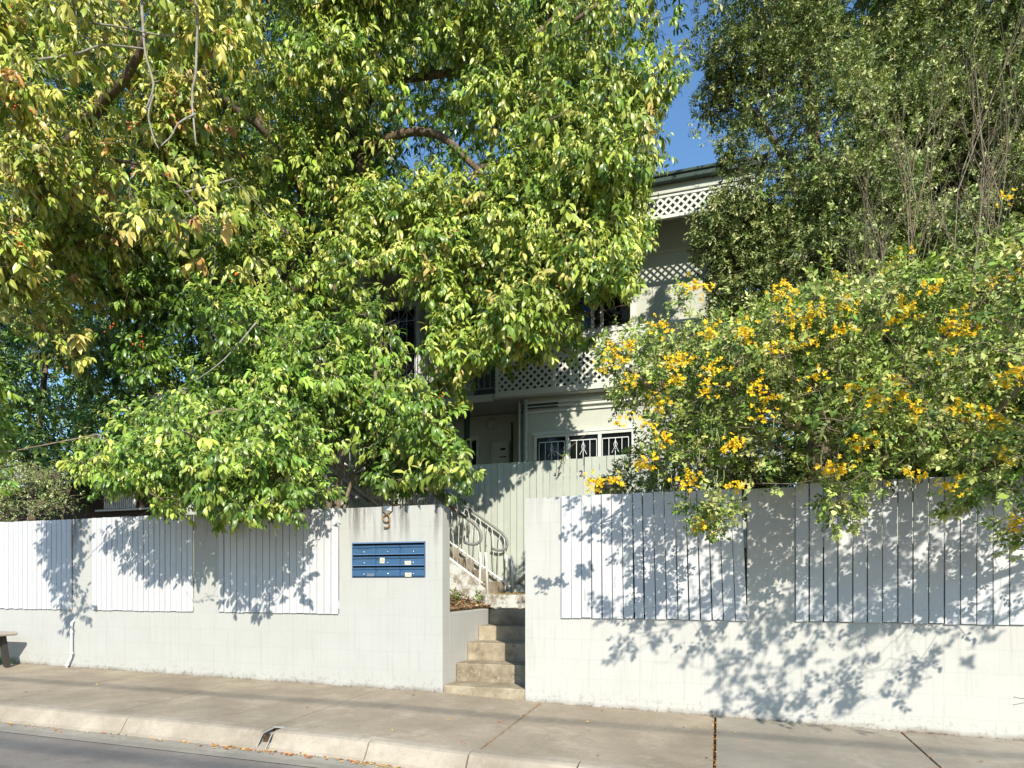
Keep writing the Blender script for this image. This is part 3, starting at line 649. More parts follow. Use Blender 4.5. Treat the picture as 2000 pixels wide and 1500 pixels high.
# meter box and narrow side window
x0, x1 = xat(964, 5.5), xat(999, 5.5); hb('meter_box', 'house', (x0, x1, 5.33, 5.499, zat(980, 930, 5.5), zat(980, 866, 5.5)), bevel=.006)
hb('meter_slot', 'black', (x0+.2, x0+.3, 5.325, 5.329, zat(980, 883, 5.5), zat(980, 879, 5.5)), (x0+.18, x0+.32, 5.325, 5.329, zat(980, 897, 5.5), zat(980, 895, 5.5)))
x0, x1 = xat(919, 5.5), xat(937, 5.5); z_ = zat(928, 853, 5.5); hb('side_door', 'house_light', (x0, x1, 5.44, 5.499, z_-.08, z_), (x0, x0+.04, 5.44, 5.499, 1.6, z_-.08), (x1-.05, x1, 5.44, 5.499, 1.6, z_-.08)); hb('side_pane', 'glass', (x0+.04, x1-.05, 5.48, 5.498, 1.6, z_-.08))
# neighbour's house, far left, and the bin on the stairs
nb = thing('neighbour_house', (-16, 9, 1.6), 'dark brown neighbouring house with white slatted blind, far left behind the wall', 'house')
mb = MB(); mb.box(-24, -12.2, 8.0, 8.2, 1.2, 4.2); mb.build('wall', M['brown_wall'], nb)
mb = MB(); mb.add([(-24.5, 7.4, 4.1), (-11.8, 7.4, 4.1), (-11.8, 14, 6.2), (-24.5, 14, 6.2)], [(0, 1, 2, 3)]); mb.build('roof', M['roof'], nb)
x0, x1 = xat(203, 7.9), xat(262, 7.9); z0, z1 = zat(230, 993, 7.9), zat(230, 940, 7.9); mb = MB(); k = x0
while k < x1: mb.box(k, k+.055, 7.9, 7.93, z0, z1); k += .075
o = mb.build('slatted_blind', M['white'], nb); mb = MB(); mb.box(x0-.3, x1+.6, 7.86, 7.99, z0-.07, z0-.02); mb.build('sill', M['white'], nb)
p = P(792, 918, 2.7)
bn = thing('wheelie_bin', (p[0], 3.75, p[2]-.3), 'bright blue bin glimpsed behind the stair bars', 'bin')
z_ = p[2]; mb = MB(); mb.add([(p[0]-.2, 3.5, z_-.9), (p[0]+.2, 3.5, z_-.9), (p[0]+.2, 3.9, z_-.9), (p[0]-.2, 3.9, z_-.9), (p[0]-.27, 3.42, z_+.1), (p[0]+.27, 3.42, z_+.1), (p[0]+.27, 3.98, z_+.1), (p[0]-.27, 3.98, z_+.1)], [(0, 3, 2, 1), (4, 5, 6, 7), (0, 1, 5, 4), (1, 2, 6, 5), (2, 3, 7, 6), (3, 0, 4, 7)]); mb.build('body', M['bin'], bn)
mb = MB(); mb.prism([(p[0]-.29, z_+.101), (p[0]+.29, z_+.101), (p[0]+.25, z_+.19), (p[0]-.25, z_+.19)], 3.4, 4.0); mb.build('lid', M['bin'], bn, bevel=.02)
# overhead cables behind the camera, whose shadows cross the pavement and road
def cable(ys, h, r, label):
    off = (h/tan(SEL))*cos(SAZ); mb = MB(); y = ys-off
    mb.tube([(x, y+.0, h-.25+.0006*x*x) for x in range(-36, 37, 3)], r, 6); tag(mb.build('overhead_cable', M['cable']), label, 'cable', 'overhead cables')
cable(-.50, 9.2, .026, 'lowest thick black overhead cable along the street')
cable(-2.50, 9.6, .028, 'second thick black overhead cable, above the kerb line'); cable(-3.1, 10.2, .026, 'topmost black overhead cable along the street')
for x in (-36, 36):
    t = thing('power_pole', (x, -11.6, 0), 'timber power pole at the %s end of the overhead cables' % ('left' if x < 0 else 'right'), 'power pole', 'power poles')
    mb = MB(); mb.tube([(x, -11.4, -1), (x, -11.4, 11.5)], [.17, .12], 12); mb.build('pole', M['timber_pole'], t, True); mb = MB(); mb.box(x-.06, x+.06, -18.5, -10.6, 9.3, 9.42); mb.build('crossarm', M['timber_pole'], t)
#FOLIAGE
# ------------------------------------------------------------------ foliage
def unit(a): return a/np.maximum(np.linalg.norm(a, axis=-1, keepdims=True), 1e-9)
def leaf_arrays(Pb, D, L, Wd, fold=.25, curl=.35, roll=.5, full=True):
    n = len(Pb); D = unit(D); up = np.tile([.25, -.55, .8], (n, 1))+rng.normal(0, roll, (n, 3))*.6
    Sd = unit(np.cross(D, up)); N = unit(np.cross(Sd, D)); L = L[:, None]; Wd = Wd[:, None]; cu = curl*(1+rng.normal(0, .35, (n, 1)))
    def st(s, w):
        c = Pb+D*L*s-N*L*cu*s*s*(.55)
        return (c-Sd*Wd*w+N*Wd*w*fold, c, c+Sd*Wd*w+N*Wd*w*fold)
    if full:
        a, b = st(.33, .46), st(.68, .40); tip = Pb+D*L*(1-cu*.18)-N*L*cu*.62
        V = np.stack([Pb, a[0], a[1], a[2], b[0], b[1], b[2], tip], 1)
        F = np.array([[0, 1, 2, 0], [0, 2, 3, 0], [1, 4, 5, 2], [2, 5, 6, 3], [4, 7, 5, 4], [5, 7, 6, 5]])
    else:
        a = st(.5, .5); tip = Pb+D*L-N*L*cu*.4
        V = np.stack([Pb, a[0], tip, a[2]], 1); F = np.array([[0, 1, 2, 3]])
    return V, F
def leaf_object(name, parts, m, parent, smooth=True):
    vs, loops, starts, tots, cols = [], [], [], [], []; off = 0; lo = 0
    for V, F, C in parts:
        if not len(V): continue
        n, k = V.shape[:2]; vs.append(V.reshape(-1, 3)); base = (np.arange(n)*k+off)
        if k == 8:
            tri = np.array([[0, 1, 2], [0, 2, 3], [4, 7, 5], [5, 7, 6]]); quad = np.array([[1, 4, 5, 2], [2, 5, 6, 3]])
            fl = np.concatenate([(base[:, None, None]+tri).reshape(n, -1), (base[:, None, None]+quad).reshape(n, -1)], 1)
            sizes = np.array([3, 3, 3, 3, 4, 4])
        else:
            fl = (base[:, None, None]+F).reshape(n, -1); sizes = np.array([F.shape[1]]*len(F))
        loops.append(fl.ravel()); tots.append(np.tile(sizes, n)); cols.append(np.repeat(C, k, axis=0)); off += n*k
    v = np.concatenate(vs)-np.array(ORG[parent.name] if parent is not None else (0, 0, 0)); lp = np.concatenate(loops).astype(np.int32); tt = np.concatenate(tots).astype(np.int32)
    stt = np.concatenate([[0], np.cumsum(tt)[:-1]]).astype(np.int32); cc = np.concatenate(cols)
    me = bpy.data.meshes.new(name); me.vertices.add(len(v)); me.vertices.foreach_set('co', v.astype(np.float32).ravel())
    me.loops.add(len(lp)); me.loops.foreach_set('vertex_index', lp); me.polygons.add(len(tt)); me.polygons.foreach_set('loop_start', stt); me.polygons.foreach_set('loop_total', tt)
    me.update(calc_edges=True)
    at = me.color_attributes.new('Col', 'FLOAT_COLOR', 'POINT'); at.data.foreach_set('color', np.concatenate([cc, np.ones((len(cc), 1))], 1).astype(np.float32).ravel())
    return link_mesh(name, me, m, parent, smooth)
def inpoly(pts, u, v):
    r = np.zeros(len(u), bool); n = len(pts)
    for i in range(n):
        (x1, y1), (x2, y2) = pts[i], pts[(i+1) % n]
        c = ((y1 > v) != (y2 > v)) & (u < (x2-x1)*(v-y1)/(y2-y1+1e-12)+x1); r ^= c
    return r
def PV(u, v, t):
    x = (DC+t)*np.tan(np.arctan((u-1000)/FPX)-TH); Z = -x*sin(TH)+(DC+t)*cos(TH)
    return np.stack([x, t, CZ+(1140-v)*Z/FPX], 1)
def sample(poly, n, t0, t1, holes=(), bias=1.0):
    us = [p[0] for p in poly]; vs = [p[1] for p in poly]; out = []
    got = 0
    while got < n:
        u = rng.uniform(min(us), max(us), n*3); v = rng.uniform(min(vs), max(vs), n*3); k = inpoly(poly, u, v)
        for h in holes: k &= ~inpoly(h, u, v)
        u, v = u[k], v[k]; t = t0+(t1-t0)*rng.uniform(0, 1, len(u))**bias; out.append(PV(u, v, t)); got += len(u)
    return np.concatenate(out)[:n]
CLEAR = [[(1345, 130), (1385, 130), (1358, 215), (1345, 262), (1392, 285), (1410, 335), (1275, 362), (1300, 305), (1280, 250), (1305, 190)],
    [(1262, 400), (1290, 352), (1400, 335), (1440, 350), (1390, 385), (1352, 430), (1352, 500), (1385, 560), (1385, 640), (1300, 620), (1238, 640), (1240, 520), (1275, 455)],
    [(905, 792), (960, 775), (1060, 795), (1090, 750), (1180, 690), (1205, 790), (1245, 850), (1215, 890), (1060, 900), (915, 905)],
    [(742, 605), (820, 560), (838, 600), (835, 760), (790, 745), (780, 670)], [(1148, 590), (1235, 555), (1240, 655), (1150, 655)], [(925, 720), (985, 700), (985, 790), (930, 790)], [(640, 655), (620, 640), (612, 720), (650, 715)], [(615, 640), (640, 640), (640, 715), (615, 715)], [(690, 530), (800, 520), (800, 545), (700, 560)], [(980, 725), (1050, 740), (1050, 765), (980, 775)],
    [(1110, 560), (1155, 560), (1155, 600), (1130, 610)], [(1640, 0), (1680, -10), (1680, 40), (1650, 45)], [(875, 965), (1000, 960), (1010, 1000), (1010, 1160), (875, 1160)], [(205, 950), (300, 958), (300, 1000), (205, 1000)], [(725, 960), (790, 960), (790, 1045), (725, 1045)]]
def proj(p):
    D_ = DC+p[:, 1]; Z = -p[:, 0]*sin(TH)+D_*cos(TH); return 1000+FPX*(p[:, 0]*cos(TH)+D_*sin(TH))/Z, 1140-(p[:, 2]-CZ)*FPX/Z
LIT = [(0., [(-100, 1028), (60, 1022), (95, 1080), (150, 1215), (205, 1205), (205, 1145), (300, 1165), (390, 1130), (440, 1120), (470, 1215), (520, 1235), (590, 1225), (600, 1090), (630, 1040), (655, 985), (880, 960), (880, 1380), (-100, 1310)], .97),
    (0., [(1020, 940), (1230, 960), (1110, 1050), (1068, 1100), (1090, 1140), (1190, 1110), (1130, 1200), (1200, 1212), (1150, 1290), (1215, 1300), (1330, 1235), (1340, 1290), (1270, 1390), (1020, 1375)], .97),
    (0., [(1720, 1225), (1870, 1228), (1735, 1330), (1750, 1375), (1800, 1360), (1890, 1245), (2000, 1240), (2100, 1460), (1660, 1440), (1690, 1300)], .9), (0., [(1900, 1050), (2100, 1000), (2100, 1200), (1900, 1180)], .5),
    (4.45, [(1240, 380), (1460, 330), (1460, 400), (1240, 440)], .95), (2.9, [(-50, 640), (110, 640), (160, 880), (-50, 900)], .6), (5.4, [(1290, 535), (1410, 520), (1410, 650), (1320, 650)], .99), (5.4, [(1230, 495), (1400, 480), (1400, 540), (1230, 550)], .99), (5.4, [(1238, 550), (1290, 550), (1275, 610), (1238, 630)], .85), (4.65, [(1060, 805), (1180, 800), (1170, 835), (1060, 840)], .7),
    (3.28, [(985, 985), (1040, 960), (1100, 930), (1180, 900), (1230, 960), (1030, 1160), (985, 1150)], .9), (2.1, [(880, 1010), (1000, 1010), (1000, 1170), (880, 1190)], .8), (4.46, [(1080, 720), (1200, 690), (1200, 750), (1080, 765)], .6)]
def litmask(p):
    k = np.ones(len(p), bool)
    for t, poly, pr in LIT:
        w = t-p[:, 1]; q = p+w[:, None]*np.array([sd.x/sd.y, 1, sd.z/sd.y]); ok = w > .03
        u, v = proj(np.where(ok[:, None], q, [0, 0, 0])); k &= ~(ok & inpoly(poly, u, v) & (rng.uniform(0, 1, len(p)) < pr))
    return k
def cast(poly, n, w0, w1, views):
    'clump centres whose shadow lands in the given patch of the front wall'
    o = []
    m = 0
    while m < n:
        q = sample(poly, n, 0., 0.); w = rng.uniform(w0, w1, n); p = q-w[:, None]*np.array([sd.x/sd.y, 1, sd.z/sd.y])
        u, v = proj(p); k = (u > 2030) | (u < -30)
        for vp in views: k |= inpoly(vp, u, v)
        o.append(p[k]); m += max(1, k.sum())
        if len(o) > 60: break
    return np.concatenate(o)[:n]
def clearmask(p):
    u, v = proj(p); u = u+rng.normal(0, 5, len(u)); v = v+rng.normal(0, 5, len(u)); k = np.zeros(len(u), bool)
    for h in CLEAR: k |= inpoly(h, u, v)
    return ~k & litmask(p)
def lobed(poly, n, t0, t1, nl, Rl, back=.25, bt=None):
    c = sample(poly, nl, t0, t1); nb = int(n*back); i = rng.randint(0, nl, n-nb); o = unit(rng.normal(0, 1, (n-nb, 3))*[1, 1, .9]+[.15, -.3, .35])
    p = c[i]+o*(Rl*rng.uniform(.35, 1.35, nl)[i]*rng.uniform(.45, 1, n-nb)**.6)[:, None]*[1.1, 1, .8]+rng.normal(0, .13, (n-nb, 3))
    u, v = proj(p); p = p[inpoly(poly, u, v)]
    return np.concatenate([p, sample(poly, nb, *(bt or (t1-.6, t1+.6)))]) if nb else p
PAL = {'fresh': [(.30, .42, .060), (.20, .31, .045), (.44, .52, .10), (.10, .18, .022), (.14, .24, .03)],
       'lime': [(.40, .47, .075), (.28, .37, .055), (.54, .57, .13), (.12, .20, .025), (.18, .27, .035)],
       'gold': [(.56, .53, .11), (.42, .45, .08), (.32, .40, .055), (.54, .48, .13), (.18, .25, .03)],
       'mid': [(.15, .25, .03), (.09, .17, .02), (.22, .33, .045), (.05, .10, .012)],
       'deep': [(.13, .24, .055), (.07, .14, .03), (.20, .32, .08), (.27, .40, .10)],
       'olive': [(.33, .38, .13), (.19, .24, .075), (.46, .49, .21), (.08, .12, .035), (.25, .31, .095)],
       'cassia': [(.30, .39, .075), (.20, .29, .05), (.42, .47, .13), (.11, .18, .03), (.47, .48, .17)]}
def cols(pal, n, jit=.12):
    p = np.array(PAL[pal]); c = p[rng.randint(0, len(p), n)]; return np.clip(c*(1+rng.normal(0, jit, (n, 1)))*(1+rng.normal(0, .05, (n, 3))), .01, .8)
def clumps(C, r, nspr, nleaf, L, pal, clear=True, droop=.5, spread=.10, full=True, wl=.36, curl=.45, tipcol=None, tipf=0, flat=.75):
    """C clump centres -> leaves on drooping sprigs, plus sprig bases for the twigs"""
    n = len(C); rad = r*rng.uniform(.6, 1.35, n)
    cc = np.repeat(C, nspr, 0); rr = np.repeat(rad, nspr)
    o = unit(rng.normal(0, 1, (n*nspr, 3))*[1, 1, .8]); rho = rng.uniform(.35, 1, len(o))**.5
    p = cc+o*(rr*rho)[:, None]*[1, 1, flat]
    ax = unit(o+[0, 0, .15]+rng.normal(0, .35, o.shape)+np.array([0, -.25, 0]))
    q_ = clearmask(p) if clear else np.ones(len(p), bool); p = p[q_]; ax = ax[q_]; cc = cc[q_]; nc_ = np.repeat(np.arange(n), nspr)[q_]
    m = len(p); keep = rng.uniform(0, 1, (m, nleaf)) < .9
    pb = np.repeat(p, nleaf, 0); a = np.repeat(ax, nleaf, 0); k = np.tile(np.arange(nleaf), m); ph = np.repeat(rng.uniform(0, 6.28, m), nleaf)+k*2.4
    e1 = unit(np.cross(a, [0.01, 0.02, 1.])); e2 = np.cross(a, e1)
    rd = e1*np.cos(ph)[:, None]+e2*np.sin(ph)[:, None]; s = k/max(1, nleaf-1)
    base = pb+a*(spread*s)[:, None]
    d = unit(a*(.25+.8*s)[:, None]+rd*(1.0-.35*s)[:, None]+np.array([0, 0, -1])*droop*rng.uniform(.5, 1.4, len(a))[:, None])
    Ls = L*rng.uniform(.45, 1.25, len(a))*(1-.25*s)*np.repeat(rng.uniform(.7, 1.2, m), nleaf); K = keep.ravel(); base, d, Ls = base[K], d[K], Ls[K]
    V, F = leaf_arrays(base, d, Ls, Ls*wl*rng.uniform(.85, 1.15, len(Ls)), curl=curl, full=full)
    c1 = cols(pal, m, .08); ccol = np.repeat(c1, nleaf, 0)*(1+rng.normal(0, .12, (m*nleaf, 1)))
    cl = np.repeat(rng.normal(1, .12, n)[nc_], nleaf)[:, None]; ccol = ccol*cl
    if tipcol is not None:
        sel = np.repeat(rng.uniform(0, 1, m) < tipf, nleaf); ccol[sel] = np.array(tipcol)*(1+rng.normal(0, .2, (sel.sum(), 1)))*(1+rng.normal(0, .1, (sel.sum(), 3)))
    return (V, F, np.clip(ccol[K], .008, .8)), p, ax, cc
def twigs(mb, p, cc, frac, r=.004, n=3):
    for i in np.where(rng.uniform(0, 1, len(p)) < frac)[0]:
        a, b = Vector(cc[i]), Vector(p[i]); mid = a.lerp(b, .5)+Vector(rng.normal(0, .03, 3)); mb.tube([a, mid, b, b+(b-mid)*.25], [r*1.5, r*1.2, r, r*.5], n, False)
def limb_net(mb, C, nodes, r=.012, n=4, frac=1.0):
    """every clump grows from the nearest limb or from a clump nearer to the trunk, like real branching"""
    C = C[rng.uniform(0, 1, len(C)) < frac]; N0 = np.array(nodes); tot = len(N0)+3*len(C); N = np.zeros((tot, 3)); N[:len(N0)] = N0; lev = np.zeros(tot); k = len(N0); cnt = np.zeros(tot)
    d0 = np.array([np.min(np.linalg.norm(N0-c, axis=1)) for c in C]) if len(C) else []
    for i in np.argsort(d0):
        c = C[i]; d = np.linalg.norm(N[:k]-c, axis=1)+np.maximum(0, N[:k, 2]-c[2]+.2)*.8+cnt[:k]*.12+(d0[i] < .01); j = int(np.argmin(d)); cnt[j] += 1
        a, b = Vector(N[j]), Vector(c); dd = (b-a).length; m1 = a.lerp(b, .35)+Vector(rng.normal(0, .09*dd, 3))+Vector((0, 0, .08*dd)); m2 = a.lerp(b, .7)+Vector(rng.normal(0, .08*dd, 3))+Vector((0, 0, .08*dd))
        R0 = r*.82**lev[j]*(.7+.4*min(dd, 2)); R0 = max(R0, .003); mb.tube([a, m1, m2, b], [R0, R0*.8, R0*.65, R0*.45], n, False)
        for q in (m1, m2, b): N[k] = q; lev[k] = lev[j]+1; k += 1
def path3(pts, r0, r1, mb, n=8, sub=4, k=.03):
    pts = [Vector(P(*p)) for p in pts]; out = []
    for i in range(len(pts)-1):
        p0 = pts[max(i-1, 0)]; p1 = pts[i]; p2 = pts[i+1]; p3 = pts[min(i+2, len(pts)-1)]
        for j in range(sub):
            f = j/sub; out.append(.5*((2*p1)+(p2-p0)*f+(2*p0-5*p1+4*p2-p3)*f*f+(3*p1-p0-3*p2+p3)*f**3)+Vector([random.uniform(-k, k)*(r0*6) for _ in range(3)]))
    out.append(pts[-1]); m = len(out); mb.tube(out, [r0+(r1-r0)*i/(m-1) for i in range(m)], n); return [tuple(o) for o in out]
def tree(name, base, label, cat, trunks, crownparts, limb_r=.012, barkm='bark', twig_f=.12, leafm='leaf', smooth=True, group=None, net=1.0, twigm=None, twr=.004):
    t = thing(name, base, label, cat, group); mb = MB(); nodes = []
    for tr in trunks:
        nodes += path3(tr[0], tr[1], tr[2], mb, 9)
    mb.build('trunk', M[barkm], t, True)
    bm_ = MB(); parts = []; info = []
    for cp in crownparts:
        C = cp['C']; A, p, ax, cc = clumps(C, **cp['k']); parts.append(A); info.append((p, ax))
        limb_net(bm_, C, nodes, limb_r, 4, net); twigs(bm_, p, cc, twig_f, twr)
    if bm_.v: bm_.build('branches', M[twigm or barkm], t, True)
    leaf_object('crown', parts, M[leafm], t, smooth); return t, info
QL = 1.0
# big tree, right and middle of the left half
big = [(300, -250), (1360, -250), (1372, 20), (1340, 130), (1310, 190), (1318, 250), (1275, 300), (1290, 345), (1250, 375), (1235, 430), (1262, 470), (1235, 520), (1225, 580), (1160, 600), (1010, 520), (840, 470), (760, 520), (560, 560), (420, 620), (300, 560), (250, 300)]
bough = [(820, 470), (930, 400), (1100, 430), (1200, 440), (1275, 455), (1240, 520), (1232, 590), (1190, 640), (1130, 660), (1080, 700), (1060, 750), (1000, 700), (960, 740), (930, 780), (860, 770), (835, 700), (830, 600)]
left_mass = [(180, 480), (520, 460), (600, 560), (640, 640), (620, 800), (560, 880), (400, 900), (300, 860), (250, 700), (200, 640)]
trk = [([(560, 1100, 3.4), (575, 900, 3.3), (572, 700, 3.2), (560, 560, 3.1), (600, 440, 3.0), (560, 300, 2.6), (440, 200, 2.0), (370, 150, 1.2)], .24, .07),
       ([(565, 700, 3.3), (640, 600, 3.2), (650, 480, 3.1), (700, 360, 3.0), (690, 240, 3.0), (650, 60, 3.2), (640, -150, 3.4)], .15, .08),
       ([(690, 330, 3.0), (760, 270, 3.0), (850, 260, 3.0), (930, 330, 2.9), (1000, 420, 2.6), (1080, 520, 2.3), (1120, 620, 2.2)], .08, .025),
       ([(700, 250, 3.1), (740, 160, 3.1), (830, 150, 3.2), (960, 120, 3.4), (1060, 60, 3.6), (1150, -60, 3.8)], .08, .035),
       ([(1020, 420, 3.4), (1055, 330, 3.4), (1050, 200, 3.4), (1072, 90, 3.5), (1180, 0, 3.6)], .05, .03),
       ([(930, 330, 2.9), (1040, 300, 3.2), (1180, 240, 3.4), (1280, 180, 3.6)], .045, .02)]
kA = dict(r=.36, nspr=14, nleaf=9, L=.15, wl=.37, pal='lime', droop=.95, spread=.15, curl=.6)
tree('large_tree', P(560, 1100, 3.4), 'huge leafy tree with several brown trunks and drooping lime leaves before the house', 'tree', trk, [
    dict(C=np.concatenate([lobed(big, 1050, 1.1, 4.0, 85, .6, .12), sample(big, 230, 4.0, 5.0), sample([(640, 380), (1230, 380), (1245, 470), (1000, 560), (830, 570), (760, 515), (640, 520)], 130, 1.6, 3.4)]), k=dict(kA, tipcol=(.52, .45, .12), tipf=.04)),
    dict(C=lobed(bough, 250, .9, 2.6, 30, .42, .2), k=dict(kA, r=.26, nspr=12, tipcol=(.55, .45, .13), tipf=.04)),
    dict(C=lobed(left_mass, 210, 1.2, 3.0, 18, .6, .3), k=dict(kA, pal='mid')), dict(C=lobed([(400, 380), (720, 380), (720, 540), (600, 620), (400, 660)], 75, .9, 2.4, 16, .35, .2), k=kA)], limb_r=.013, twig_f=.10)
# left tree that leans over the pavement
lt_ = [(-400, -250), (470, -250), (520, -40), (500, 120), (440, 240), (540, 290), (500, 400), (575, 440), (520, 540), (440, 560), (400, 500), (330, 620), (250, 600), (190, 700), (130, 720), (60, 640), (-60, 620), (-400, 640)]
tt_ = [([(-120, 1150, 2.6), (-110, 900, 2.5), (-60, 700, 2.2), (20, 500, 1.6), (120, 300, 1.0), (240, 160, .4), (285, 60, .2)], .16, .04), ([(20, 500, 1.6), (-60, 250, .8), (-120, 0, .4)], .09, .04), ([(120, 300, 1.0), (300, 330, .2), (400, 420, -.3)], .028, .012)]
tl, info = tree('leaning_tree', P(-120, 1150, 2.6), 'gold tinged tree at the far left with orange fruit, leaning over the wall', 'tree', tt_, [
    dict(C=lobed(lt_, 620, -.9, 2.0, 52, .55, .25, (1.5, 2.8)), k=dict(kA, L=.17, pal='gold', tipcol=(.62, .36, .12), tipf=.05))], limb_r=.011, barkm='bark', twigm='pale_bark', twig_f=.16)
# pale branches crossing in front of its crown
for pts, r0 in (([(60, 118, -.9), (150, 105, -.8), (200, 88, -.7), (282, 95, -.6)], .014), ([(275, -20, -.6), (280, 60, -.6), (285, 110, -.6), (300, 165, -.6), (285, 215, -.6)], .018), ([(330, 5, -.6), (380, -10, -.6), (383, 130, -.6), (375, 185, -.6), (383, 285, -.6)], .017),
                ([(383, 222, -.6), (350, 240, -.7), (335, 265, -.7), (315, 285, -.8)], .012), ([(300, 185, -.6), (290, 225, -.6), (300, 270, -.7), (310, 290, -.7)], .012), ([(120, 40, -.8), (220, 50, -.7), (330, 70, -.6), (350, 40, -.6)], .010), ([(400, 470, -.5), (420, 500, -.5), (410, 560, -.6)], .009), ([(500, 630, -.3), (440, 700, -.5), (380, 745, -.6)], .009)):
    mb = MB(); path3(pts, r0, r0*.55, mb, 6); mb.build('pale_branch', M['pale_bark'], tl, True)
def berries(par, pts, n=7, r=.011, sp=.035):
    for p in pts:
        mb = MB()
        for _ in range(n):
            c = np.array(p)+rng.normal(0, sp, 3)*[1, .7, 1.1]; rr = r*random.uniform(.8, 1.3)
            vs = []; 
            for a_, b_ in ((0, 1), ) : pass
            for i in range(5):
                th = pi*i/4
                for j in range(6): vs.append((c[0]+rr*sin(th)*cos(j*pi/3), c[1]+rr*sin(th)*sin(j*pi/3), c[2]+rr*cos(th)))
            mb.add(vs, [(i*6+j, i*6+(j+1) % 6, (i+1)*6+(j+1) % 6, (i+1)*6+j) for i in range(4) for j in range(6)])
        mb.build('berry_cluster', M['fruit'], par, True)
bpx = [(70, 220), (95, 205), (30, 200), (200, 372), (260, 340), (180, 240), (250, 245), (478, 302), (40, 480), (408, 510), (460, 535), (135, 600), (215, 640), (245, 635), (275, 670), (85, 25), (325, 340), (170, 395), (30, 10), (375, 360)]
berries(tl, [P(a_, b_, -1.0) for a_, b_ in bpx[::2]], 5, .009)
# the young tree in the middle, its lower boughs hanging over the wall
s_top = [(700, 575), (760, 600), (800, 650), (790, 740), (850, 790), (900, 850), (912, 900), (880, 960), (830, 975), (760, 968), (720, 930), (700, 870), (640, 860), (600, 880), (560, 800), (420, 780), (360, 730), (440, 690), (470, 620), (560, 640), (630, 600), (680, 640)]
s_low = [(140, 880), (190, 830), (270, 800), (400, 780), (560, 800), (640, 880), (640, 950), (625, 985), (560, 1015), (490, 995), (430, 1010), (400, 955), (350, 995), (260, 950), (190, 950)]
tk = [([(655, 1080, 1.3), (660, 980, 1.2), (668, 900, 1.0), (700, 830, .8), (735, 760, .8), (720, 650, 1.0)], .05, .018), ([(650, 1080, 1.4), (640, 960, 1.1), (610, 880, .7), (560, 830, .2), (500, 850, -.4), (460, 900, -.9)], .05, .015),
      ([(660, 1080, 1.35), (690, 930, 1.3), (760, 880, 1.1), (840, 860, .9)], .03, .012), ([(560, 830, .2), (450, 800, -.2), (330, 840, -.6), (240, 880, -.8)], .025, .01)]
kS = dict(kA, pal='fresh', r=.27, nspr=12, nleaf=9, L=.14, droop=.9)
ty, info = tree('young_tree', P(655, 1080, 1.3), 'bright green young tree drooping over the board panels just left of the letterboxes', 'tree', tk, [
    dict(C=lobed(s_top, 230, 0, 1.6, 32, .36, .2), k=kS), dict(C=lobed(s_low, 200, -1.3, .3, 32, .3, .35), k=dict(kS, L=.115, r=.2)),
    dict(C=cast([(110, 1025), (640, 1000), (640, 1040), (560, 1100), (520, 1200), (470, 1180), (430, 1095), (380, 1110), (300, 1140), (190, 1120), (180, 1190), (150, 1195), (100, 1070)], 75, .3, 1.6, [[(90, 880), (640, 860), (640, 975), (560, 1000), (490, 1000), (430, 1000), (350, 990), (190, 950)]]), k=dict(kS, L=.115, r=.17)),
    dict(C=cast([(95, 1030), (185, 1030), (205, 1190), (150, 1205), (120, 1110)], 26, .7, 2.0, [[(90, 860), (640, 860), (640, 975), (430, 1000), (190, 975)]]), k=dict(kS, L=.115, r=.15, clear=False))], limb_r=.008, barkm='twig', twig_f=.2)
berries(ty, [P(1010, 672, 1.3), P(697, 787, .5), P(862, 779, .6)], 5)
# dark trees on the left and behind
kD = dict(r=.42, nspr=14, nleaf=8, L=.18, pal='deep', droop=.5)
tree('dark_leafed_tree', P(60, 1100, 3.4), 'deep green tree at the left edge below the gold tinged crown', 'tree', [([(60, 1100, 3.4), (70, 900, 3.4), (90, 700, 3.4)], .09, .05)], [
    dict(C=sample([(-250, 570), (140, 600), (250, 660), (290, 740), (215, 830), (160, 900), (-250, 920)], 190, 2.6, 4.4), k=kD)])
kF = dict(r=.8, nspr=26, nleaf=9, L=.26, pal='mid', droop=.4, full=False, spread=.2)
for i, (poly, tt0, tt1, n, lab) in enumerate((([(1660, -250), (2350, -250), (2350, 460), (1720, 460)], 7.5, 9.5, 260, 'shady background tree behind the tall olive green tree at the upper right'), ([(1490, 450), (2350, 420), (2350, 1000), (1490, 1000)], 6.8, 9, 330, 'shady background tree low behind the yellow flowering shrub'), ([(-300, -200), (200, -200), (300, 200), (700, 300), (600, 900), (350, 950), (-300, 960)], 7, 10, 640, 'shady background tree behind the deep green tree, far left'), ([(150, -200), (1150, -200), (1150, 330), (640, 500), (150, 500)], 8.5, 12, 330, 'tall background tree glimpsed through the huge tree, above the roof'))):
    uc = (2000, 1850, 150, 600)[i]; tree('background_tree', P(uc, 1050, tt1), lab, 'tree', [([(uc, 1050, tt1), (uc+20, 600, tt1), (uc+60, 300, tt1)], .22, .1)], [dict(C=sample(poly, n, tt0, tt1), k=kF)], net=.3, twig_f=.02, group='background trees')
kfine = dict(r=.16, nspr=12, nleaf=9, L=.045, pal='olive', droop=.2, full=False, spread=.09, wl=.4)
tree('fine_leafed_shrub', P(40, 1060, .8), 'fine leaved olive shrub with bare twigs above the wall at the far left', 'shrub', [([(40, 1060, .8), (60, 980, .8), (30, 920, .8)], .015, .006), ([(110, 1060, .7), (130, 980, .6), (140, 950, .5)], .012, .005)], [
    dict(C=sample([(-120, 900), (90, 905), (140, 940), (130, 1005), (60, 1015), (-120, 1020)], 130, .3, 1.3), k=dict(kfine))], barkm='twig', limb_r=.006, twig_f=.3)
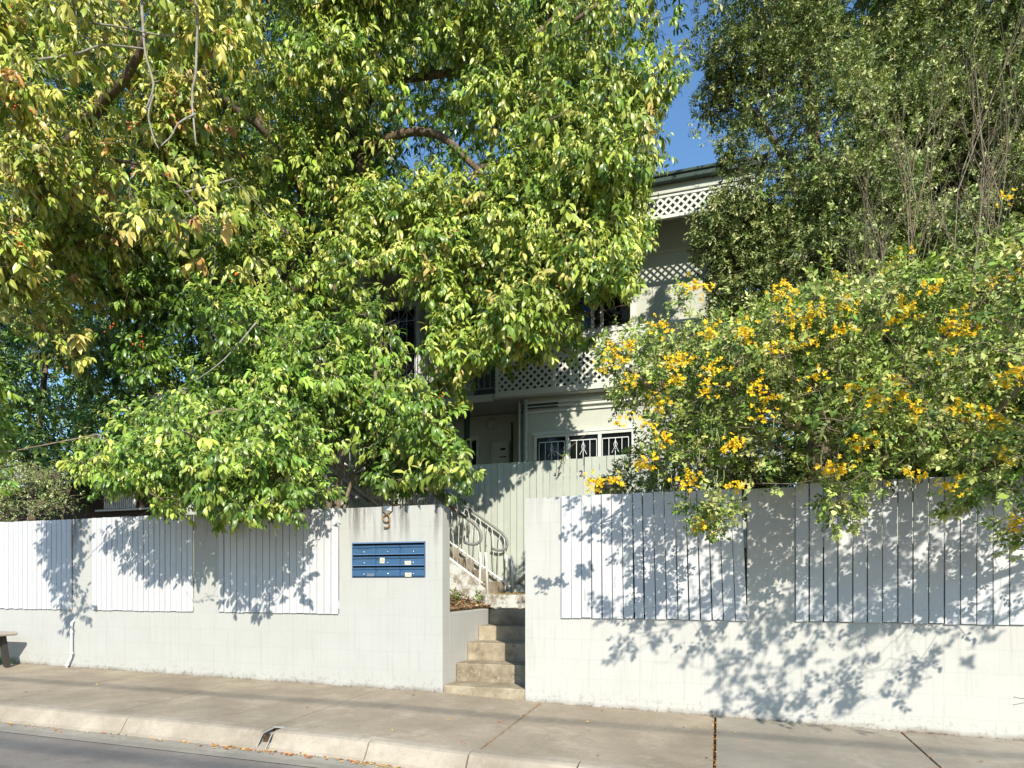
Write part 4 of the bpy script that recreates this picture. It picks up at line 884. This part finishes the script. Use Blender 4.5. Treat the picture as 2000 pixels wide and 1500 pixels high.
# ------------------------------------------------------------------ right: two small-leafed trees
rt1 = [(1400, -250), (1640, -250), (1630, 20), (1680, 90), (1760, 200), (1780, 420), (1740, 560), (1640, 640), (1500, 650), (1400, 625), (1385, 560), (1352, 500), (1352, 430), (1410, 395), (1470, 340), (1400, 330), (1385, 285), (1328, 272), (1345, 215), (1380, 150), (1372, 30)]
def offhouse(C):
    k = (C[:, 0] < 1.0) & (C[:, 1] > 4.15); u, v = proj(C); C = C.copy()
    C[k] = PV(u[k], v[k], rng.uniform(3.3, 4.15, k.sum())); return C
rt2 = [(1690, -250), (2250, -250), (2250, 760), (1740, 760), (1700, 560), (1680, 300), (1670, 60)]
kB = dict(r=.28, nspr=24, nleaf=10, L=.076, pal='olive', droop=.1, full=False, spread=.10, wl=.48, curl=.3, flat=.9)
tree('dense_small_leafed_tree', P(1600, 1050, 4.4), 'dense olive green tree with tiny leaves, just right of the strip of blue sky', 'tree', [([(1600, 1050, 4.6), (1610, 700, 4.5), (1600, 450, 4.5), (1590, 250, 4.6), (1560, 0, 4.8)], .17, .07), ([(1600, 450, 4.5), (1500, 260, 4.1), (1430, 200, 3.9), (1420, 140, 3.9)], .06, .02), ([(1605, 520, 4.5), (1480, 500, 4.0), (1420, 480, 3.8)], .05, .02)], [
    dict(C=np.concatenate([offhouse(lobed(rt1, 1100, 3.3, 5.4, 62, .55, .25)), sample([(1395, 385), (1480, 345), (1560, 640), (1395, 640), (1375, 580), (1378, 480)], 75, 3.4, 4.1)]), k=kB)], leafm='leaf_small', twig_f=.05, limb_r=.011, twr=.003)
tree('tall_small_leafed_tree', P(1900, 1050, 4.2), 'tall olive green tree with tiny leaves at the upper right corner', 'tree', [([(1900, 1050, 6.2), (1880, 700, 6.2), (1860, 400, 6.1), (1840, 100, 6.0), (1840, -150, 6.0)], .16, .06)], [
    dict(C=lobed(rt2, 1500, 3.6, 6.0, 70, .62, .3), k=dict(kB, r=.3))], leafm='leaf_small', twig_f=.05, limb_r=.011, twr=.003)
# bare twiggy shrub
t = thing('bare_shrub', P(1780, 1050, 1.6), 'nearly bare twiggy shrub standing above the yellow flowers at the right', 'shrub'); mb = MB()
def grow(p, d, L, r, dep):
    q = [p]; 
    for i in range(4): d = (d+Vector(rng.normal(0, .045, 3))+Vector((0, 0, .03))).normalized(); q.append(q[-1]+d*L/4)
    mb.tube(q, [r*(1-.17*i) for i in range(5)], 4 if dep > 1 else 5, False)
    if dep < 3:
        for k in range(rng.randint(3, 6)):
            s_ = q[rng.randint(1, 5)]; dd = (d+Vector(rng.normal(0, .33, 3))).normalized(); dd.z = abs(dd.z)*.8+.25; grow(s_, dd.normalized(), L*random.uniform(.4, .65), r*.5, dep+1)
for (uu, vv, tx, tv) in ((1700, 800, 1560+100, 300), (1760, 820, 1745, 150), (1790, 800, 1800, 60), (1830, 820, 1870, 120), (1900, 800, 1990, 120), (1870, 780, 1930, 60), (1960, 820, 2060, 130), (1720, 700, 1720, 300), (1940, 700, 1960, 250)):
    a_ = Vector(P(uu, vv, 1.5+rng.uniform(-.2, .3))); b_ = Vector(P(tx, tv, 1.6+rng.uniform(-.3, .3))); L_ = (b_-a_).length*.62; grow(a_, (b_-a_).normalized(), L_, .014, 0)
mb.build('stems', M['twig'], t, True)
A, p_, ax, cc = clumps(sample([(1640, 520), (1700, 260), (1780, 60), (2000, 60), (2050, 560), (1700, 600)], 110, 1.2, 2.0), r=.12, nspr=5, nleaf=4, L=.035, pal='olive', full=False, spread=.08, wl=.4)
leaf_object('sparse_leaves', [A], M['leaf_small'], t)
# ------------------------------------------------------------------ yellow flowering shrub
cas = [(1165, 690), (1225, 640), (1300, 625), (1340, 650), (1430, 610), (1500, 565), (1560, 590), (1640, 530), (1700, 560), (1780, 520), (1850, 560), (1900, 470), (2000, 430), (2200, 420), (2200, 960), (1980, 940), (1900, 925), (1880, 970), (1830, 960), (1700, 940), (1660, 985), (1600, 950), (1560, 940), (1500, 975), (1440, 990), (1380, 1010), (1320, 985), (1250, 955), (1190, 945), (1205, 900), (1250, 870), (1260, 820), (1200, 790), (1190, 740)]
kC = dict(r=.17, nspr=11, nleaf=11, L=.058, pal='cassia', droop=.15, full=False, spread=.11, wl=.62, curl=.25, flat=.9)
ct = [([(1500, 1150, .8), (1480, 950, .6), (1420, 850, .1), (1300, 780, -.4), (1230, 720, -.6)], .035, .012), ([(1560, 1150, .8), (1580, 900, .4), (1600, 750, .2), (1560, 620, .2)], .04, .012), ([(1700, 1150, .8), (1720, 900, .3), (1800, 750, 0), (1850, 600, .1)], .04, .012),
      ([(2500, 1150, .6), (2500, 900, -.6), (2400, 800, -1.6), (2250, 800, -1.9)], .05, .015), ([(2500, 900, -.6), (2700, 800, -1.8)], .03, .01),
      ([(1880, 1150, .7), (1890, 930, .1), (1950, 800, -.4), (2050, 700, -.8)], .05, .015), ([(1480, 950, .6), (1350, 900, -.2), (1240, 900, -.7)], .02, .008), ([(1720, 900, .3), (1620, 850, -.5), (1500, 820, -1.0)], .02, .008), ([(1800, 750, 0), (1650, 690, -.3), (1450, 700, -.5)], .02, .007), ([(1580, 900, .4), (1400, 800, 0), (1350, 700, 0)], .015, .006)]
offr = [(2080, 620), (2700, 560), (3000, 900), (2700, 1010), (2300, 1005), (2120, 985)]
hang = [([(1330, 1000), (1420, 990), (1400, 1040), (1360, 1035)], 7), ([(1600, 960), (1680, 960), (1660, 1030), (1640, 1025)], 7), ([(1845, 950), (1900, 950), (1885, 1000), (1860, 995)], 6), ([(1985, 960), (2100, 950), (2080, 1060), (1990, 1040)], 12)]
cparts = [dict(C=sample([(1165, 690), (1225, 650), (1330, 645), (1400, 645), (1400, 800), (1230, 800), (1200, 740)], 55, -.6, .6), k=dict(kC, clear=False)), dict(C=lobed(cas, 1000, -.9, 1.1, 75, .36, .25, (.4, 1.6)), k=kC), dict(C=cast([(1100, 1100), (1250, 980), (1560, 940), (2100, 940), (2100, 1200), (1900, 1250), (1830, 1350), (1720, 1350), (1640, 1420), (1330, 1390), (1450, 1290), (1330, 1300), (1220, 1290), (1230, 1215), (1120, 1190)], 190, .25, 3.0, [cas]), k=dict(kC, nspr=7))]
for pl, n in hang: cparts.append(dict(C=sample(pl, n, -1.0, -.6), k=dict(kC, r=.12)))
cparts.append(dict(C=sample([(1320, 560), (1345, 540), (1350, 640), (1330, 640)], 5, .0, .2), k=dict(kC, r=.06, nspr=5, clear=False)))
tc, info = tree('flowering_shrub', P(1700, 1150, .8), 'sprawling shrub covered in yellow flower clusters spilling over the right wall', 'shrub', ct, cparts, barkm='twig', limb_r=.008, leafm='leaf_small', twig_f=.16, twr=.0035)
fpx = [(1190, 680), (1180, 712), (1215, 700), (1230, 672), (1205, 745), (1232, 742), (1280, 770), (1290, 790), (1300, 632), (1285, 640), (1222, 820), (1262, 830), (1310, 710), (1338, 700), (1385, 650), (1400, 715), (1395, 735), (1385, 760), (1440, 722), (1450, 640), (1460, 655), (1530, 560), (1528, 578), (1538, 620), (1590, 600), (1575, 622), (1548, 668), (1575, 668), (1640, 540), (1632, 548), (1655, 595), (1660, 600), (1745, 495), (1762, 500), (1735, 520), (1755, 590), (1770, 600), (1760, 625), (1850, 640), (1860, 645), (1930, 555), (1965, 385), (1985, 490), (1995, 520), (1975, 540), (1965, 745), (1950, 740), (1985, 735), (1935, 808), (1945, 820), (1870, 800), (1880, 797), (1790, 790), (1760, 770), (1700, 772), (1665, 760), (1480, 758), (1500, 775), (1435, 860), (1425, 872), (1430, 850), (1490, 810), (1690, 860), (1685, 868), (1640, 640), (1262, 905), (1255, 915), (1340, 930), (1350, 940), (1205, 938), (1160, 940), (1170, 950), (1300, 860), (1440, 950), (1460, 935), (1620, 915), (1645, 915), (1730, 800), (1745, 745), (1855, 945), (1795, 930), (1965, 895), (1985, 1020), (1990, 1030), (1880, 610), (1590, 740), (1845, 690), (1370, 1025), (1545, 800), (1820, 560), (1900, 640), (1500, 680), (1320, 740), (1350, 560), (1378, 565)]
def flowers(p, nf, sp):
    c = np.array(p)+rng.normal(0, 1, (nf, 3))*[sp, sp*.5, sp*.8]; ax = unit(rng.normal(0, .5, (nf, 3))+[.3, -1, .35]); parts = []
    e1 = unit(np.cross(ax, [0, .1, 1.])); e2 = np.cross(ax, e1)
    for k in range(5):
        a_ = 2*pi*k/5+rng.uniform(-.2, .2, nf); d = e1*np.cos(a_)[:, None]+e2*np.sin(a_)[:, None]+ax*.35; L_ = rng.uniform(.020, .030, nf)
        V, F = leaf_arrays(c, d, L_, L_*.8, curl=.2, full=False); C_ = np.array([.95, .60, .035])*(1+rng.normal(0, .13, (nf, 1)))*[1, 1, 1]; C_[:, 1] *= rng.uniform(.85, 1.15, nf); parts.append((V, F, np.clip(C_, 0, .9)))
    return parts
for i, (uu, vv) in enumerate([q for i_, q in enumerate(fpx) if i_ % 14 != 4]):
    tf = -1.35 if 1150 < uu < 2000 else -1.2
    if uu < 1300: tf = -1.1
    if vv < 560: tf = .0
    if vv > 990: tf = -1.0
    leaf_object('flower_cluster', flowers(P(uu, vv, tf-.08), rng.randint(9, 18), .044), M['petal'], tc, False)
PODM = mat('seed_pod', (.3, .36, .12), .6)
for _ in range(60):
    mb = MB()
    uu, vv = rng.uniform(1220, 1990), rng.uniform(600, 960); p = Vector(P(uu, vv, -1.35)); mb.tube([p, p+Vector((rng.normal(0, .01), 0, -.06)), p+Vector((rng.normal(0, .015), 0, -.13))], [.002, .003, .002], 4); mb.build('seed_pod', PODM, tc, True)
# small climber in front of the lower windows and weeds in the bed
t = thing('climbing_plant', P(1110, 930, 3.1), 'thin leafy climber on top of the pale green fence by the lower windows', 'plant'); mb = MB()
for pts in ([(1090, 930, 3.25), (1100, 893, 3.2), (1115, 872, 3.1), (1150, 845, 3.1)], [(1100, 893, 3.2), (1080, 880, 3.2), (1070, 892, 3.2)], [(1030, 905, 3.3), (1032, 885, 3.2), (1028, 872, 3.2)], [(1210, 905, 2.5), (1235, 885, 2.0), (1262, 870, 1.5)]): path3(pts, .005, .003, mb, 5)
mb.build('stems', M['twig'], t, True)
C = np.concatenate([sample([(1085, 895), (1150, 835), (1168, 850), (1110, 900)], 9, 3.0, 3.2), sample([(1018, 900), (1020, 870), (1042, 870), (1042, 900)], 4, 3.1, 3.3)])
leaf_object('leaves', [clumps(C, r=.1, nspr=5, nleaf=5, L=.06, pal='mid', spread=.07, wl=.45)[0]], M['leaf'], t)
t = thing('weeds', (-3.15, 1.3, .87), 'small green weeds growing in the leafy bed beside the steps', 'plant')
leaf_object('leaves', [clumps(np.array([P(890, 1165, 1.5), P(897, 1158, 1.8), P(925, 1160, 2.0), P(884, 1158, 1.4), P(940, 1172, 1.95)]), r=.06, nspr=6, nleaf=5, L=.05, pal='mid', clear=False, spread=.04, wl=.45)[0]], M['leaf'], t)
t = thing('weeds', (xat(5, -.2), -.1, g(-9)), 'grass tuft growing at the wall foot under the bench', 'plant')
n = 60; b_ = np.stack([rng.uniform(-9.75, -9.2, n), rng.uniform(-.12, -.02, n), np.full(n, g(-9.4)-.003)], 1); V, F = leaf_arrays(b_, rng.normal(0, .4, (n, 3))+[0, 0, 1], rng.uniform(.05, .13, n), np.full(n, .008), full=True)
leaf_object('blades', [(V, F, cols('mid', n))], M['leaf'], t)
# ------------------------------------------------------------------ fallen leaves
def litter(name, n, pos, L, palette):
    p = pos(n); n = len(p); a_ = rng.uniform(0, 6.28, n); d = np.stack([np.cos(a_), np.sin(a_), rng.normal(.05, .12, n)], 1); L_ = L*rng.uniform(.5, 1.3, n)
    V, F = leaf_arrays(p, d, L_, L_*.5, curl=.2, full=False); pl = np.array(palette); C_ = pl[rng.randint(0, len(pl), n)]*(1+rng.normal(0, .2, (n, 1)))
    o = leaf_object(name, [(V, F, np.clip(C_, .01, .8))], M['litter'], None, False); return tag(o, kind='stuff')
gv = np.vectorize(g)
ora = [(.62, .30, .06), (.45, .22, .06), (.55, .12, .03), (.3, .17, .07), (.65, .42, .12)]
brn = [(.22, .13, .07), (.32, .2, .11), (.14, .08, .045), (.4, .27, .15)]
def pg(n):
    x = np.concatenate([rng.uniform(-10, 2, n//2), rng.normal(-3.6, .35, n//6), rng.normal(-8.2, .9, n//4), rng.normal(-2.6, .2, n//8)]); y = -2.09-np.abs(rng.normal(0, .035, len(x))); return np.stack([x, y, gv(x)-.182+rng.uniform(.003, .012, len(x))], 1)
litter('gutter_leaves', 520, pg, .028, ora)
def pp(n):
    x = rng.uniform(-11, 3, n); y = rng.uniform(-1.75, -.03, n); return np.stack([x, y, gv(x)+.025*y+.006], 1)
litter('pavement_leaves', 90, pp, .03, ora+brn)
def pw_(n):
    x = rng.uniform(-11, 3, n); x = x[(x < XL) | (x > XR)]; y = -np.abs(rng.normal(0, .018, len(x)))-.004; return np.stack([x, y, gv(x)+rng.uniform(.003, .01, len(x))], 1)
litter('wall_foot_litter', 1100, pw_, .014, brn+[(.1, .06, .04)])
def pj(n):
    o_ = []
    for xj, k in ((-1.74, 60), (-.02, 110), (1.54, 40)):
        y = rng.uniform(-1.8, -.02, k); x = xj+rng.normal(0, .01, k); o_.append(np.stack([x, y, gv(x)+.025*y+.003], 1))
    return np.concatenate(o_)
litter('joint_leaves', 0, pj, .016, ora)
def pbed(n):
    x = rng.uniform(-4.1, -2.97, n); y = rng.uniform(.25, 2.05, n); return np.stack([x, y, .87+.12*np.clip((-3.1-x)*2, 0, 1)+.1*y*np.clip(-3.1-x, 0, 1)+rng.uniform(0, .04, n)], 1)
litter('bed_leaves', 1800, pbed, .045, brn)
def pst(n):
    x = rng.uniform(-3.1, -1.95, n); y = rng.uniform(1.55, 3.2, n); return np.stack([x, y, np.where(y < 2.1, .855, 1.047)+rng.uniform(0, .01, n)], 1)
litter('landing_leaves', 160, pst, .035, brn+ora[:2])
# ------------------------------------------------------------------ frond dropped on the pavement
